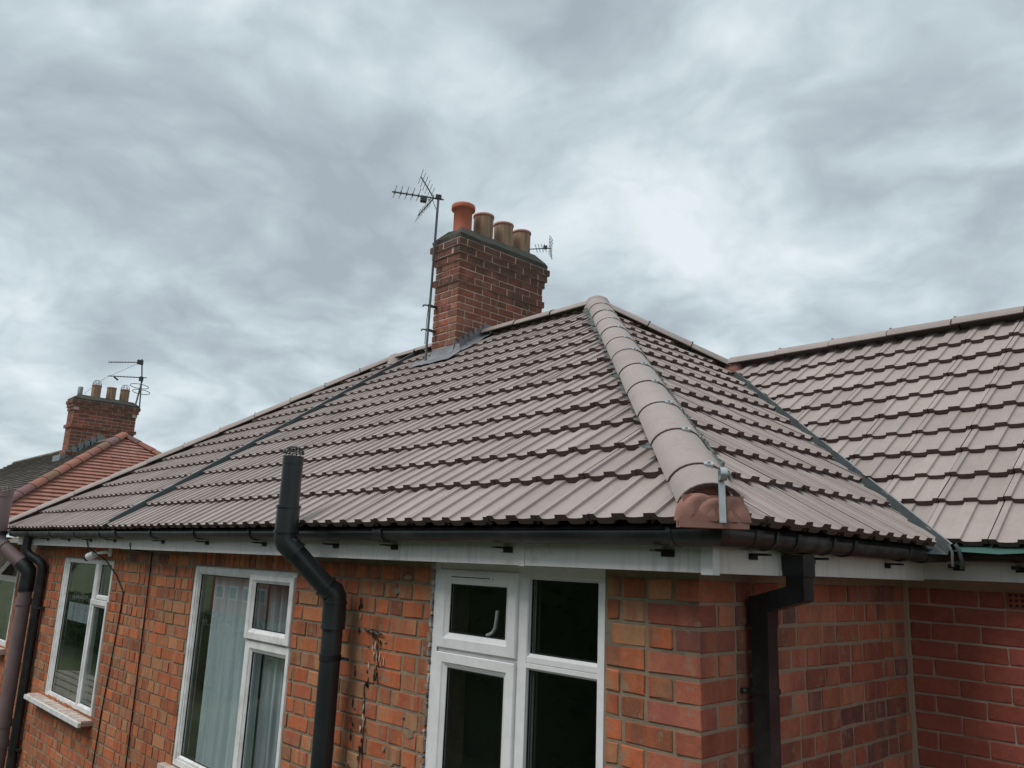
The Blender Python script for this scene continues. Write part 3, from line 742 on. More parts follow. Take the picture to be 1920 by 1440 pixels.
for y, w in ((-.03, .05), (.09, .018), (.245, .03), (.455, .03), (.52, .02), (.70, .03), (1.25, .02), (1.50, .05)): gring(near, 'B', y, w, og)
def bracket(parent, kind, t):
    mb = MB()
    if kind == 'A':
        mb.box((t-.012, -O_-.075, .066), (t+.012, -O_-.001, .074), M['rubber']); mb.box((t-.014, -O_-.006, .05), (t+.04, -O_-.001, .074), M['rubber'])
    elif kind == 'B':
        mb.box((O_+.001, t-.012, .066), (O_+.075, t+.012, .074), M['rubber']); mb.box((O_+.001, t-.014, .052), (O_+.006, t+.04, .074), M['rubber'])
    else:
        mb.box((t-.012, DD-O_-.075, .066), (t+.012, DD-O_-.001, .082), M['rubber']); mb.box((t-.014, DD-O_-.006, .056), (t+.035, DD-O_-.001, .08), M['rubber'])
    part('gutter_bracket', mb, parent)
for x in (-4.632, -3.845, -3.018, -2.2, -1.663, -.85, -.038): bracket(near, 'A', x)
for x in (-8.4, -7.7, -6.982, -6.327, -5.7): bracket(far, 'A', x)
for y in (.09, .52, 1.23): bracket(near, 'B', y)
for x in (.30, .56, 1.3, 2.1): bracket(near, 'C', x)
mb = MB(); mb.box((XE2+.05, -O_-.106, .128), (XP+.08, -O_-.100, .143), M['valley_edge']); part('gutter_lip', mb, far)
for i, x in enumerate((-8.8, -8.1, -7.3, -6.5, -5.8)): gring(far, 'A', x, .014, bk, -.004)

# ------------------------------------------------------------ windows
def ring_frame(mb, x0, x1, z0, z1, prof, mt, yb=0):
    """mitred rectangular frame. prof: (inset, y)"""
    n = len(prof); vs = []
    for ins, y in prof:
        vs += [(x0+ins, y+yb, z0+ins), (x1-ins, y+yb, z0+ins), (x1-ins, y+yb, z1-ins), (x0+ins, y+yb, z1-ins)]
    mb.add(vs, [(i*4+k, i*4+(k+1) % 4, (i+1)*4+(k+1) % 4, (i+1)*4+k) for i in range(n-1) for k in range(4)], mt)
def sash(parent, x0, x1, z0, z1, gx0, gx1, gz0, gz1, y=0.0, mt='upvc', name='sash'):
    """casement bars between the outer rectangle and the glass rectangle"""
    mb = MB(); o = [(x0, z0), (x1, z0), (x1, z1), (x0, z1)]; i_ = [(gx0, gz0), (gx1, gz0), (gx1, gz1), (gx0, gz1)]
    def lerp(a, b, t): return (a[0]+(b[0]-a[0])*t, a[1]+(b[1]-a[1])*t)
    lay = [(0, .045), (0, .004), (.05, 0), (.62, 0), (.70, .006), (.95, .016), (1, .018), (1, .03)]
    vs = []
    for t, yy in lay:
        for k in range(4): q = lerp(o[k], i_[k], t); vs.append((q[0], y+yy, q[1]))
    mb.add(vs, [(j*4+k, j*4+(k+1) % 4, (j+1)*4+(k+1) % 4, (j+1)*4+k) for j in range(len(lay)-1) for k in range(4)], M[mt])
    s = part(name, mb, parent)
    gk = MB(); w = .005
    ring_frame(gk, gx0-.001, gx1+.001, gz0-.001, gz1+.001, [(0, .016), (w, .0165), (w, .024)], M['rubber'], y); part('gasket', gk, None).parent = parent
    gm = MB(); gm.add([(gx0, y+.021, gz0), (gx1, y+.021, gz0), (gx1, y+.021, gz1), (gx0, y+.021, gz1)], [(0, 1, 2, 3)], M['glass'])
    gm.add([(gx0, y+.036, gz0), (gx1, y+.036, gz0), (gx1, y+.036, gz1), (gx0, y+.036, gz1)], [(0, 1, 2, 3)], M['glass'])
    p_ = part('pane', gm, None); p_.parent = parent
    return s
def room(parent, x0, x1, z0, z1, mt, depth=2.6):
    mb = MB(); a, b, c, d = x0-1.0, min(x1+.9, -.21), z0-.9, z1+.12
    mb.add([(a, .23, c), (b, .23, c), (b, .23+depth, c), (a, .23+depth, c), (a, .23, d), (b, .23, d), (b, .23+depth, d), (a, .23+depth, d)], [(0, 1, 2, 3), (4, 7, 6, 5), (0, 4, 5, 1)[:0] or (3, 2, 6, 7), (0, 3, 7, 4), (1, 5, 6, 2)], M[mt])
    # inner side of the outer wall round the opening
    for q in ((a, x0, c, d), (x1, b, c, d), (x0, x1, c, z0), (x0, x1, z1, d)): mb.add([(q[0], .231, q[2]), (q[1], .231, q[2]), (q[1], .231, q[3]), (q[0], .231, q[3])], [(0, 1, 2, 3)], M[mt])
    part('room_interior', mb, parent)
def window(parent, w, label=None):
    o = bpy.data.objects.new('window', None); COL.objects.link(o); o.parent = parent; o.empty_display_size = .1
    o.matrix_parent_inverse = Matrix.Translation(-WT[parent.name])
    if label: o['label'] = label
    return o
def pt(name, mb, par): o = part(name, mb, None); o.parent = par; return o
# window A, beside the corner
wa = window(near, WINA, 'white four-pane window nearest the corner'); x0, x1, z0, z1 = WINA; U = 'upvc_clean'
mb = MB()
mb.box((x0, -.002, z0), (-1.466, .06, -.002), M[U]); mb.box((-1.466, .004, z0), (-1.461, .058, -.002), M['rubber'])
mb.box((-1.461, -.001, -.030), (-.9235, .06, -.002), M[U]); mb.box((-.9235, .006, z0), (-.8705, .06, -.002), M[U]); mb.box((-.8705, .003, -.052), (x1, .06, -.002), M[U]); mb.box((-.472, .0035, z0), (x1, .0595, -.053), M[U])
mb.box((-1.461, .006, -.4095), (-.924, .06, -.3925), M[U]); pt('frame', mb, wa)
sash(wa, -1.460, -.9245, -.391, -.032, -1.388, -1.004, -.320, -.100, -.012, U)
sash(wa, -1.460, -.9245, -1.70, -.411, -1.388, -1.004, -1.62, -.478, -.010, U)
sash(wa, -.8705, -.4715, -.400, -.053, -.864, -.477, -.362, -.058, .008, U, 'fixed_light')
sash(wa, -.8705, -.4715, -1.70, -.401, -.866, -.476, -1.64, -.431, .006, U, 'fixed_light')
mb = MB(); mb.box((-1.375, -.021, -.074), (-1.075, -.0125, -.056), M[U]); mb.box((-1.36, -.0225, -.067), (-1.09, -.0205, -.063), M['rubber']); pt('trickle_vent', mb, wa)
mb = MB(); mb.tube([(-1.165, .045, -.318), (-1.135, .05, -.305), (-1.118, .052, -.28), (-1.108, .052, -.205)], .009, M['upvc_clean'], 8); pt('handle', mb, wa)
mb = MB(); rs = random.Random(5); z = 0
while z > -1.2:
    h = rs.uniform(.008, .05); mb.box((x0-.014-rs.uniform(0, .014), -.006-rs.uniform(0, .010), z-h), (x0-.001, .01, z-.003), rs.choice((M['sealant'], M['sealant'], M['mortar'], M['sealant'])), .004); z -= h+rs.uniform(0, .01)
pt('old_sealant', mb, wa)
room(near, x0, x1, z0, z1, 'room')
# window B with the net curtain
wb = window(near, WINB, 'white window with a pale net curtain'); x0, x1, z0, z1 = WINB; U = 'upvc'
mb = MB(); ring_frame(mb, x0, x1, z0, z1, [(0, .06), (0, .012), (.012, .002), (.045, .004), (.045, .05)], M[U])
mb.box((-3.435, .003, z0+.04), (-3.405, .055, z1-.04), M[U]); mb.box((-3.405, .0035, -.535), (x1+.003, .055, -.528), M[U]); pt('frame', mb, wb)
sash(wb, -4.306, -3.436, -1.417, -.141, -4.272, -3.452, -1.385, -.158, .010, U, 'fixed_light')
sash(wb, -3.432, -2.852, -.526, -.128, -3.362, -2.925, -.460, -.180, -.016, U)
sash(wb, -3.404, -2.862, -1.417, -.537, -3.350, -2.915, -1.365, -.606, .000, U, 'fixed_light')
room(near, x0, x1, z0, z1, 'room_pale')
def wavy(xa, xb, y, za, zb, amp, k, mt, name, n=60, lean=0):
    mb = MB(); A_, B_ = [], []
    for i in range(n+1):
        x = xa+(xb-xa)*i/n; yy = y+amp*math.sin(x*k)+amp*.4*math.sin(x*k*2.7+1)
        A_.append((x+lean, yy, za)); B_.append((x, yy*.97, zb))
    mb.add(A_+B_, [(i, i+1, n+2+i, n+1+i) for i in range(n)], mt, True); return mb
cu = single('net_curtain', wavy(-4.20, -3.40, .10, -1.55, -.06, .018, 55, M['net'], 'net_curtain'), 'pale blue net curtain behind the big pane left of the black vent pipe', 'curtain')
cu2 = single('net_curtain', wavy(-3.42, -2.86, .12, -1.55, -.06, .02, 42, M['net2'], 'net_curtain'), 'greyer net curtain behind the two small panes left of the black vent pipe', 'curtain')
mb = MB(); mb.tube([(-3.10, .12, -.70), (-3.05, .12, -.64), (-2.98, .12, -.615), (-2.9, .13, -.62)], [.02, .035, .035, .03], M['towel'], 10); single('pink_cloth', mb, 'pink and white cloth seen through the lower right pane behind the net curtain', 'cloth')
mb = MB(); mb.box((x0-.12, -.05, z0-.05), (x1+.04, .02, z0-.004), M['sill']); pt('sill', mb, wb)
# window C, far left half
wc = window(far, WINC, 'white window with three panes and a brick-tiled sill'); x0, x1, z0, z1 = WINC
mb = MB(); ring_frame(mb, x0, x1, z0, z1, [(0, .06), (0, .012), (.012, .002), (.04, .004), (.04, .05)], M[U]); mb.box((-6.575, .001, z0+.04), (-6.485, .055, z1-.04), M[U]); pt('frame', mb, wc)
sash(wc, x0+.04, -6.576, z0+.04, z1-.04, -7.44, -6.59, -1.378, -.152, .008, U, 'fixed_light')
sash(wc, -6.484, x1-.02, -.455, z1-.03, -6.465, -6.155, -.415, -.150, .006, U)
sash(wc, -6.56, x1+.003, z0+.02, -.46, -6.505, -6.162, -1.352, -.525, -.010, U)
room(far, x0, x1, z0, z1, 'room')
mb = MB(); mb.box((x0-.24, -.115, z0-.055), (x1+.035, -.09, z0-.018), M['upvc']); mb.box((x0-.24, -.09, z0-.05), (x1+.035, .01, z0-.016), M['mortar_c']); so_ = pt('sill', mb, wc)
x = x0-.235; mb = MB()
while x < x1: mb.box((x, -.089, z0-.03), (x+.10, .005, z0-.010+R_.uniform(0, .004)), M['sill'], .002); x += .108
pt('sill_tile', mb, wc)
# a jar on the window board, and a reflected white sign drawn as strips
mb = MB(); mb.lathe((-6.95, .16, -1.37), [(.001, 0), (.07, 0), (.085, .08), (.06, .17), (.03, .20), (.05, .27), (.001, .30)], M['rubber'], 12); single('ornament', mb, 'small dark ornament on the inside ledge of the far left window', 'ornament')
mb = MB(); rs = random.Random(4); x = -7.30
while x < -6.66:
    h = rs.uniform(.01, .05); mb.box((x, .045, -.475), (x+.006, .047, -.475+h), M['upvc_clean']); mb.box((x-.01, .045, -.485), (x+.03, .047, -.475), M['upvc_clean'])
    if rs.random() < .5: mb.box((x, .045, -.52+rs.uniform(0, .02)), (x+.005, .047, -.486), M['upvc_clean'])
    x += rs.uniform(.012, .04)
mb.box((-7.36, .045, -.70), (-6.64, .046, -.53), M['net2']); single('window_reflection', mb, 'white lettering-like decoration drawn inside the upper part of the far left window', 'reflection')

# ------------------------------------------------------------ pipes
def pipe(name, label, parts, cat):
    t = thing(name, label, cat, parts[0][1][0] if False else (parts[0][2]))
    for nm, mb, _ in parts: part(nm, mb, t)
    return t
vp = thing('soil_vent_pipe', 'tall black round vent pipe with a wire cage top, kinked in front of the gutter', 'pipe', (-2.22, -.12, GZ))
r = .0545; lo = Vector((-2.215, -.115, 0)); up1 = Vector((-2.345, -.37, 0))
def at(v, z): return Vector((v.x, v.y, z))
mb = MB(); mb.tube([at(lo, GZ), at(lo, -.33)], r, M['pipe'], 24); part('lower_pipe', mb, vp)
mb = MB(); mb.tube([at(lo, -.36), at(lo, -.225)], r*1.13, M['pipe'], 24); mb.tube([at(lo, -.37), at(lo, -.355)], r*1.19, M['pipe'], 24); mb.tube([at(lo, -.24), at(lo, -.225)], r*1.2, M['pipe'], 24); part('socket', mb, vp)
a, b = at(lo, -.205), at(up1, .075); dv = (b-a).normalized()
el1 = [at(lo, -.235), at(lo, -.205), at(lo, -.19)+dv*.015, a+dv*.05, a+dv*.085]
mb = MB(); mb.tube(el1, r*1.1, M['pipe'], 24); mb.tube([a+dv*.07, a+dv*.085], r*1.2, M['pipe'], 24); part('lower_bend', mb, vp)
mb = MB(); mb.tube([a+dv*.04, b-dv*.04], r, M['pipe'], 24); part('offset_pipe', mb, vp)
mb = MB(); mb.tube([b-dv*.075, b-dv*.04, b-dv*.01, b+Vector((0, 0, .012)), b+Vector((0, 0, .05))], r*1.1, M['pipe'], 24); mb.tube([b-dv*.085, b-dv*.072], r*1.2, M['pipe'], 24); part('upper_bend', mb, vp)
mb = MB(); mb.tube([at(up1, .12), at(up1, .262)], r*1.12, M['pipe'], 24); mb.tube([at(up1, .118), at(up1, .132)], r*1.22, M['pipe'], 24); mb.tube([at(up1, .250), at(up1, .264)], r*1.22, M['pipe'], 24); part('socket', mb, vp)
mb = MB(); mb.tube([at(up1, .26), at(up1, .50)], r, M['pipe'], 24); mb.tube([at(up1, .485), at(up1, .53)], r*1.03, M['pipe'], 24); part('upper_pipe', mb, vp)
mb = MB(); ct = at(up1, .53)
for k in range(8):
    an = math.pi*k/8; dx = Vector((math.cos(an), math.sin(an), 0)); pts = [ct+dx*(r*math.cos(t)*1.0)+Vector((0, 0, .012+.042*math.sin(t)**.7)) for t in [math.pi*i/10 for i in range(11)]]
    mb.tube(pts, .0028, M['pipe'], 6)
for h, rr2 in ((.020, r), (.045, r*.7)): mb.tube([ct+Vector((rr2*math.cos(t), rr2*math.sin(t), h)) for t in [2*math.pi*i/20 for i in range(20)]], .0025, M['pipe'], 6, closed=True)
part('wire_cage', mb, vp)
mb = MB(); mb.tube([at(lo, -.50), at(lo, -.53)], r*1.06, M['rubber'], 24); mb.box((lo.x+.04, -.085, -.522), (lo.x+.12, -.075, -.508), M['rubber']); part('clamp', mb, vp)
mb = MB(); rs = random.Random(2)
mb.tube([(-2.06, -.01, -.372), (-1.98, -.02, -.355), (-1.90, -.012, -.376), (-1.99, -.008, -.383), (-2.07, -.01, -.36)], .003, M['rubber'], 5)
pts = [(-1.95, -.004, -.40)]
for i in range(14): pts.append((pts[-1][0]+rs.uniform(-.012, .010), -.005, pts[-1][2]-rs.uniform(.004, .022)))
mb.tube(pts, .003, M['rubber'], 5)
pts = [(-2.03, -.004, -.62)]
for i in range(22): pts.append((pts[-1][0]+rs.uniform(-.008, .007), -.004, pts[-1][2]-rs.uniform(.008, .03)))
mb.tube(pts, .0025, M['rubber'], 5)
for i in range(60):
    if i < 26: x, z = -1.95+rs.gauss(0, .035), rs.uniform(-.62, -.36)
    elif i < 42: x, z = -2.03+rs.gauss(0, .012), rs.uniform(-1.05, -.62)
    else: x, z = -2.135+rs.gauss(0, .012), rs.uniform(-1.1, -.22)
    n = 7; w, h = rs.uniform(.003, .010), rs.uniform(.006, .03)
    mb.add([(x+w*math.cos(k*6.283/n)*rs.uniform(.5, 1.3), -.0052, z+h*math.sin(k*6.283/n)*rs.uniform(.5, 1.3)) for k in range(n)], [tuple(range(n))], M['rubber'] if rs.random() < .75 else M['mortar_ch'])
single('broken_bracket', mb, 'bent wire and cracked black scars on the brick right of the vent pipe', 'wire')

dp = thing('downpipe', 'square black plastic downpipe with an offset under the gutter, on the corner side wall', 'downpipe', (.06, .33, GZ))
w = .034; K = M['black']
mb = MB(); mb.box((.2-w*1.15, .345-w*1.3, .0), (.2+w*1.15, .345+w*1.3, .078), K); mb.box((.2-w, .345-w*1.1, -.085), (.2+w, .345+w*1.1, .0), K); part('outlet', mb, dp)
mb = MB(); c0, c1 = Vector((.19, .345, -.065)), Vector((.062, .325, -.105)); dd = (c1-c0).normalized(); mb.obox((c0+c1)/2, dd*((c1-c0).length/2+.03), Vector((0, 1, 0))*w*1.08, dd.cross(Vector((0, 1, 0)))*w*1.0, K); part('offset', mb, dp)
mb = MB(); mb.box((.062-w*1.08, .327-w*1.15, -.19), (.062+w*1.08, .327+w*1.15, -.078), K); part('elbow', mb, dp)
mb = MB(); mb.box((.062-w, .327-w*1.05, GZ), (.062+w, .327+w*1.05, -.19), K); part('pipe', mb, dp)
mb = MB(); mb.box((.062-w*1.1, .327-w*1.2, -.425), (.062+w*1.12, .327+w*1.2, -.405), K); mb.box((.0, .327-w*2.3, -.422), (.014, .327-w, -.404), K); mb.tube([(.014, .327-w*2, -.413), (.018, .327-w*2, -.413)], .005, M['steel'], 8); part('clip', mb, dp)
mb = MB(); mb.box((O_+.001, .345-.062, -.0), (O_+.006, .345-.05, .02), M['upvc_clean']); mb.box((O_+.001, .345+.055, -.0), (O_+.006, .345+.066, .02), M['upvc_clean'])
part('fascia_packer', mb, dp)

bd = thing('downpipe', 'black downpipe at the far left end of the front wall, beside the brown soil pipe', 'downpipe', (-8.1, -.07, GZ))
mb = MB(); mb.tube([(-8.27, -.20, .10), (-8.27, -.20, -.05), (-8.24, -.17, -.10), (-8.14, -.09, -.16), (-8.11, -.06, -.20), (-8.11, -.055, -.25)], .045, K, 12); part('swan_neck', mb, bd)
mb = MB(); mb.tube([(-8.11, -.055, -.22), (-8.11, -.055, GZ)], .045, K, 12); part('pipe', mb, bd)
for z in (-.62, -2.0): mb = MB(); mb.tube([(-8.11, -.055, z), (-8.11, -.055, z-.03)], .05, K, 12); mb.box((-8.07, -.05, z-.025), (-8.0, -.001, z-.005), K); part('clip', mb, bd)
bp_ = thing('soil_vent_pipe', 'faded brown round soil pipe bending outwards past the gutter at the far left', 'pipe', (-8.3, -.12, GZ))
BR = M['brown_pipe']; r = .068
lo = Vector((-8.28, -.14, 0)); u2 = Vector((-8.56, -.42, 0)); a, b = at(lo, -.26), at(u2, .03); dv = (b-a).normalized()
mb = MB(); mb.tube([at(lo, GZ), at(lo, -.4)], r, BR, 20); part('lower_pipe', mb, bp_)
mb = MB(); mb.tube([at(lo, -.48), at(lo, -.30), at(lo, -.27), a+dv*.04, a+dv*.12], r*1.12, M['black'], 20); part('lower_bend', mb, bp_)
mb = MB(); mb.tube([a+dv*.1, b-dv*.02], r, BR, 20); part('offset_pipe', mb, bp_)
mb = MB(); mb.tube([b-dv*.10, b-dv*.03, b+Vector((0, 0, .03)), b+Vector((0, 0, .10))], r*1.13, BR, 20); mb.tube([at(u2, .10), at(u2, .135)], r*1.28, M['black'], 20); part('upper_bend', mb, bp_)
mb = MB(); mb.tube([at(u2, .12), at(u2, .55)], r*1.1, BR, 20); mb.tube([at(u2, .50), at(u2, .56)], r*1.2, BR, 20)
for k in range(4):
    an = math.pi*k/4; dx = Vector((math.cos(an), math.sin(an), 0)); mb.tube([at(u2, .56)+dx*(r*math.cos(t))+Vector((0, 0, .05*math.sin(t))) for t in [math.pi*i/8 for i in range(9)]], .003, BR, 5)
part('upper_pipe', mb, bp_)
for z in (-.55, -1.75, -1.95): mb = MB(); mb.tube([at(lo, z), at(lo, z-.07)], r*1.15, BR, 20); part('collar', mb, bp_)
mb = MB(); mb.tube([at(lo, -1.80)+Vector((0, -.05, 0)), at(lo, -1.80)+Vector((-.10, -.14, 0))], .05, BR, 14); part('branch', mb, bp_)

# cables, camera
mb = MB(); mb.tube([(-6.42, -.16, .07), (-6.36, -.155, .0), (-6.25, -.03, -.10), (-5.98, -.012, -.22), (-5.74, -.008, -.36), (-5.75, -.008, -.55), (-5.80, -.008, -.9), (-5.86, -.008, -1.3), (-5.90, -.008, -1.8), (-5.93, -.008, -2.6)], .006, M['rubber'], 6); single('wall_cable', mb, 'thin dark cable dropping from the camera beside the far left window', 'cable')
mb = MB(); mb.tube([(-5.30, -.16, .05), (-5.29, -.153, .0), (-5.20, -.01, -.02), (-5.19, -.008, -.4), (-5.17, -.01, -1.0), (-5.17, -.008, -1.8), (-5.19, -.008, -2.6)], .006, M['rubber'], 6); single('wall_cable', mb, 'straight dark cable down the brick wall between the two left windows', 'cable')
cm = thing('security_camera', 'small white security camera under the eaves above the far left window', 'camera', (-6.35, -.06, -.05))
mb = MB(); mb.tube([(-6.40, -.13, -.085), (-6.33, -.10, -.055)], .034, M['upvc_clean'], 14); mb.tube([(-6.42, -.139, -.094), (-6.40, -.13, -.085)], .032, M['rubber'], 14); part('body', mb, cm)
mb = MB(); mb.tube([(-6.33, -.09, -.05), (-6.22, -.05, -.035), (-6.22, -.01, -.035)], .014, M['upvc'], 10); mb.tube([(-6.22, -.012, -.035), (-6.22, .0, -.035)], .04, M['upvc'], 14); part('bracket', mb, cm)

# ------------------------------------------------------------ chimney stacks
def stack(name, label, x0, x1, y0, y1, ztop, zbot, gauge, bandn, corb, parentmat, pots, individual, fl=1.0):
    t = thing(name, label, 'chimney', ((x0+x1)/2, (y0+y1)/2, zbot))
    mb = MB(); mb.box((x0+.006, y0+.006, zbot), (x1-.006, y1-.006, ztop), M['mortar_ch']); core = part('stack_core', mb, t)
    n = int((ztop-zbot)/gauge); h = gauge-.0125; fill = MB(); rs = random.Random(9)
    for k in range(n):
        z = ztop-gauge*(k+.5); ex = corb[k] if k < len(corb) else (bandn[1] if k in bandn[0] else 0)
        X0, X1, Y0, Y1 = x0-ex, x1+ex, y0-ex, y1+ex; D = .1; L_ = []
        if ex: mb = MB(); mb.box((X0+.004, Y0+.004, z-gauge/2+.002), (X1-.004, Y1-.004, z+gauge/2-.002), M['mortar_ch']); part('corbel_core', mb, t)
        fullx = k % 2 == 0
        def rowx(a, b, yc):
            x = a; off = .107 if (k//1) % 2 else .215; m_ = []
            while x < b-.02:
                l_ = min(.215 if m_ or fullx else .215, b-x); m_.append((x, l_)); x += l_+.012
            for x_, l_ in m_: L_.append(((x_+l_/2, yc, z), l_, 0))
        def rowy(a, b, xc):
            y = a; first = True
            while y < b-.02:
                l_ = min(.215, b-y); L_.append(((xc, y+l_/2, z), l_, 1)); y += l_+.012
        if fullx: rowx(X0, X1, Y0+D/2); rowx(X0, X1, Y1-D/2); rowy(Y0+D+.01, Y1-D-.01, X1-D/2); rowy(Y0+D+.01, Y1-D-.01, X0+D/2)
        else: rowy(Y0, Y1, X1-D/2); rowy(Y0, Y1, X0+D/2); rowx(X0+D+.01, X1-D-.01, Y0+D/2); rowx(X0+D+.01, X1-D-.01, Y1-D/2)
        for c, l_, rot in L_:
            if l_ < .02: continue
            vis = c[0] > x1-.12 or c[1] < y0+.12
            if individual and vis:
                o = bpy.data.objects.new('brick', brickmesh(round(l_*200)/200, round(h, 4), D, M['brick_chim'], rs.randrange(4))); o.location = c; o.rotation_euler = (0, 0, math.pi/2 if rot else 0); link(o, t)
            else:
                hx, hy = (D/2, l_/2) if rot else (l_/2, D/2); fill.box((c[0]-hx, c[1]-hy, z-h/2), (c[0]+hx, c[1]+hy, z+h/2), M['brick_chim_i'], .001)
    part('brick_fill', fill, t, True)
    # flaunching
    mb = MB(); lv = [(.035, 0), (.04, .06), (.012, .10), (-.07, .195), (-.12, .225)]; vs = []
    rs = random.Random(6)
    for e, dz_ in lv:
        a, b, c, d = x0-e, x1+e, y0-e, y1+e; N_ = 8
        ring = [(a+(b-a)*i/N_, c) for i in range(N_)]+[(b, c+(d-c)*i/N_) for i in range(N_)]+[(b-(b-a)*i/N_, d) for i in range(N_)]+[(a, d-(d-c)*i/N_) for i in range(N_)]
        vs += [(x+rs.uniform(-.008, .008), y+rs.uniform(-.008, .008), ztop+dz_*fl+rs.uniform(-.007, .007)) for x, y in ring]
    m_ = 32
    mb.add(vs, [(j*m_+k, j*m_+(k+1) % m_, (j+1)*m_+(k+1) % m_, (j+1)*m_+k) for j in range(len(lv)-1) for k in range(m_)]+[tuple(range((len(lv)-1)*m_, len(lv)*m_))], M['cement'])
    part('flaunching', mb, t)
    for kind, y, zt, rb in pots:
        mb = MB(); c = ((x0+x1)/2, y, 0)
        if kind == 'red': mb.lathe(c, [(rb*1.05, ztop+.1), (rb, ztop+.2), (rb, zt-.065), (rb*1.25, zt-.055), (rb*1.3, zt-.05), (rb*1.3, zt-.012), (rb*1.25, zt), (rb*1.05, zt), (rb*.85, zt-.01), (rb*.85, ztop+.2)], M['pot_red'], 24)
        elif kind == 'grey': mb.lathe(c, [(rb, ztop+.1), (rb, zt), (rb*.8, zt), (rb*.8, zt-.1)], M['lead'], 14)
        else:
            mb.lathe(c, [(rb, ztop+.1), (rb, zt-.03)], M['pot_buff'], 24); mb.lathe(c, [(rb, zt-.03), (rb*1.07, zt-.027), (rb*1.07, zt-.004), (rb*1.0, zt), (rb*.86, zt), (rb*.86, zt-.15)], M['pot_rim'], 24)
            if kind == 'caged':
                for k in range(4):
                    an = math.pi*k/4; dx = Vector((math.cos(an), math.sin(an), 0)); mb.tube([Vector((c[0], c[1], zt))+dx*(rb*math.cos(tt)*.95)+Vector((0, 0, rb*1.15*math.sin(tt)**.8)) for tt in [math.pi*i/10 for i in range(11)]], .004, M['alu'], 5)
                mb.tube([Vector((c[0]+rb*.93*math.cos(tt), c[1]+rb*.93*math.sin(tt), zt+.03)) for tt in [2*math.pi*i/16 for i in range(16)]], .004, M['alu'], 5, closed=True)
        part('chimney_pot', mb, t, label={'red': 'red clay pot with a wide rim', 'grey': 'small grey metal flue pipe'}.get(kind))
    return t
ct = stack('chimney_stack', 'tall red brick chimney on the near ridge with four clay pots and stepped lead', CH0, CH1, CHY0, CHY1, 3.226, 1.85, .0742, ({5, 6} and {5}, .02), (.055, .037, .018), None,
    [('red', 2.529, 3.70, .098), ('buff', 2.819, 3.685, .108), ('buff', 3.114, 3.68, .106), ('buff', 3.393, 3.68, .102)], True, .88)
# stepped lead flashing on the +x face and apron on the front
zr = lambda y: ZE+(y+E_)*H/RA if y < RA-E_ else ZE+H-(y-RA+E_)*H/RA
mb = MB(); steps = 7; yr = RA-E_+.05; dy = (yr-CHY0)/steps
for i in range(steps):
    ya, yb = CHY0+dy*i-.02, CHY0+dy*(i+1)+.012; zt = zr(ya)+.150
    X = CH1+.006+.003*(i % 2); 
    mb.add([(X, ya, zr(ya)+.02), (X, yb+.02, zr(yb)+.02), (X, yb+.02, zt-.03), (X, ya+.008, zt+.036), (X, ya, zt+.03)], [(0, 1, 2, 3, 4)], M['lead'])
    mb.add([(X, ya+.008, zt+.036), (X, yb+.02, zt-.03), (X-.012, yb+.02, zt-.024), (X-.012, ya+.008, zt+.042)], [(0, 1, 2, 3)], M['lead'])
    mb.add([(X, ya, zt+.03), (X-.012, ya, zt+.03), (X-.012, ya, zr(ya)+.02), (X, ya, zr(ya)+.02)], [(0, 1, 2, 3)], M['lead'])
yr = RA-E_+.02
n = 12; A_, B_, C_ = [], [], []; rs = random.Random(8)
for i in range(n+1):
    y = CHY0-.16+(yr+.12-CHY0+.16)*i/n; A_.append((CH1+.007, y, zr(y)+.07)); B_.append((CH1+.02, y, zr(y)+.052+rs.uniform(-.004, .006))); C_.append((CH1+.15+rs.uniform(-.015, .015), y, zr(y)+.046+rs.uniform(-.003, .006)))
k = n+1; mb.add(A_+B_+C_, [(i, i+1, k+i+1, k+i) for i in range(n)]+[(k+i, k+i+1, 2*k+i+1, 2*k+i) for i in range(n)], M['lead'], True)
part('stepped_flashing', mb, ct)
mb = MB(); n = 14; A_, B_, C_ = [], [], []
for i in range(n+1):
    x = CH0-.10+(CH1-CH0+.26)*i/n; A_.append((x, CHY0-.004, zr(CHY0)+.12)); B_.append((x, CHY0-.02, zr(CHY0)+.05+rs.uniform(-.006, .006))); yy = CHY0-.20+rs.uniform(-.015, .015); C_.append((x, yy, zr(yy)+.05+rs.uniform(-.004, .008)))
k = n+1; A_[0] = B_[0]; A_[-1] = B_[-1]; A_[1] = B_[1]; A_[-2] = B_[-2]; A_[2] = B_[2]
mb.add(A_+B_+C_, [(i, i+1, k+i+1, k+i) for i in range(n)]+[(k+i, k+i+1, 2*k+i+1, 2*k+i) for i in range(n)], M['lead'], True)
part('lead_apron', mb, ct)

NX1 = -17.0; NX0 = -17.42; NY0, NY1 = 2.31, 3.58
nc = stack('chimney_stack', 'distant red brick chimney at far left with three buff pots', NX0, NX1, NY0, NY1, 3.05, 1.7, .074, ({7, 15}, .035), (.055, .035, .018), None,
    [('grey', 2.43, 3.36, .05), ('caged', 2.745, 3.455, .095), ('buff', 3.055, 3.455, .095), ('caged', 3.335, 3.455, .095)], False, .6)

zn = lambda y: ZE+(y+.12)*(2.2-ZE)/(2.9+.12)
mb = MB(); X = NX1+.012
for i in range(6):
    ya, yb = NY0-.05+i*.115, NY0-.05+(i+1)*.115+.02
    mb.add([(X, ya, zn(ya)), (X, yb, zn(yb)), (X, yb, zn(yb)+.10), (X, ya, zn(ya)+.22)], [(0, 1, 2, 3)], M['valley_edge'])
mb.box((NX0-.05, NY0-.14, zn(NY0-.14)+.02), (NX1+.06, NY0, zn(NY0)+.05), M['valley_edge'])
part('stepped_flashing', mb, nc)

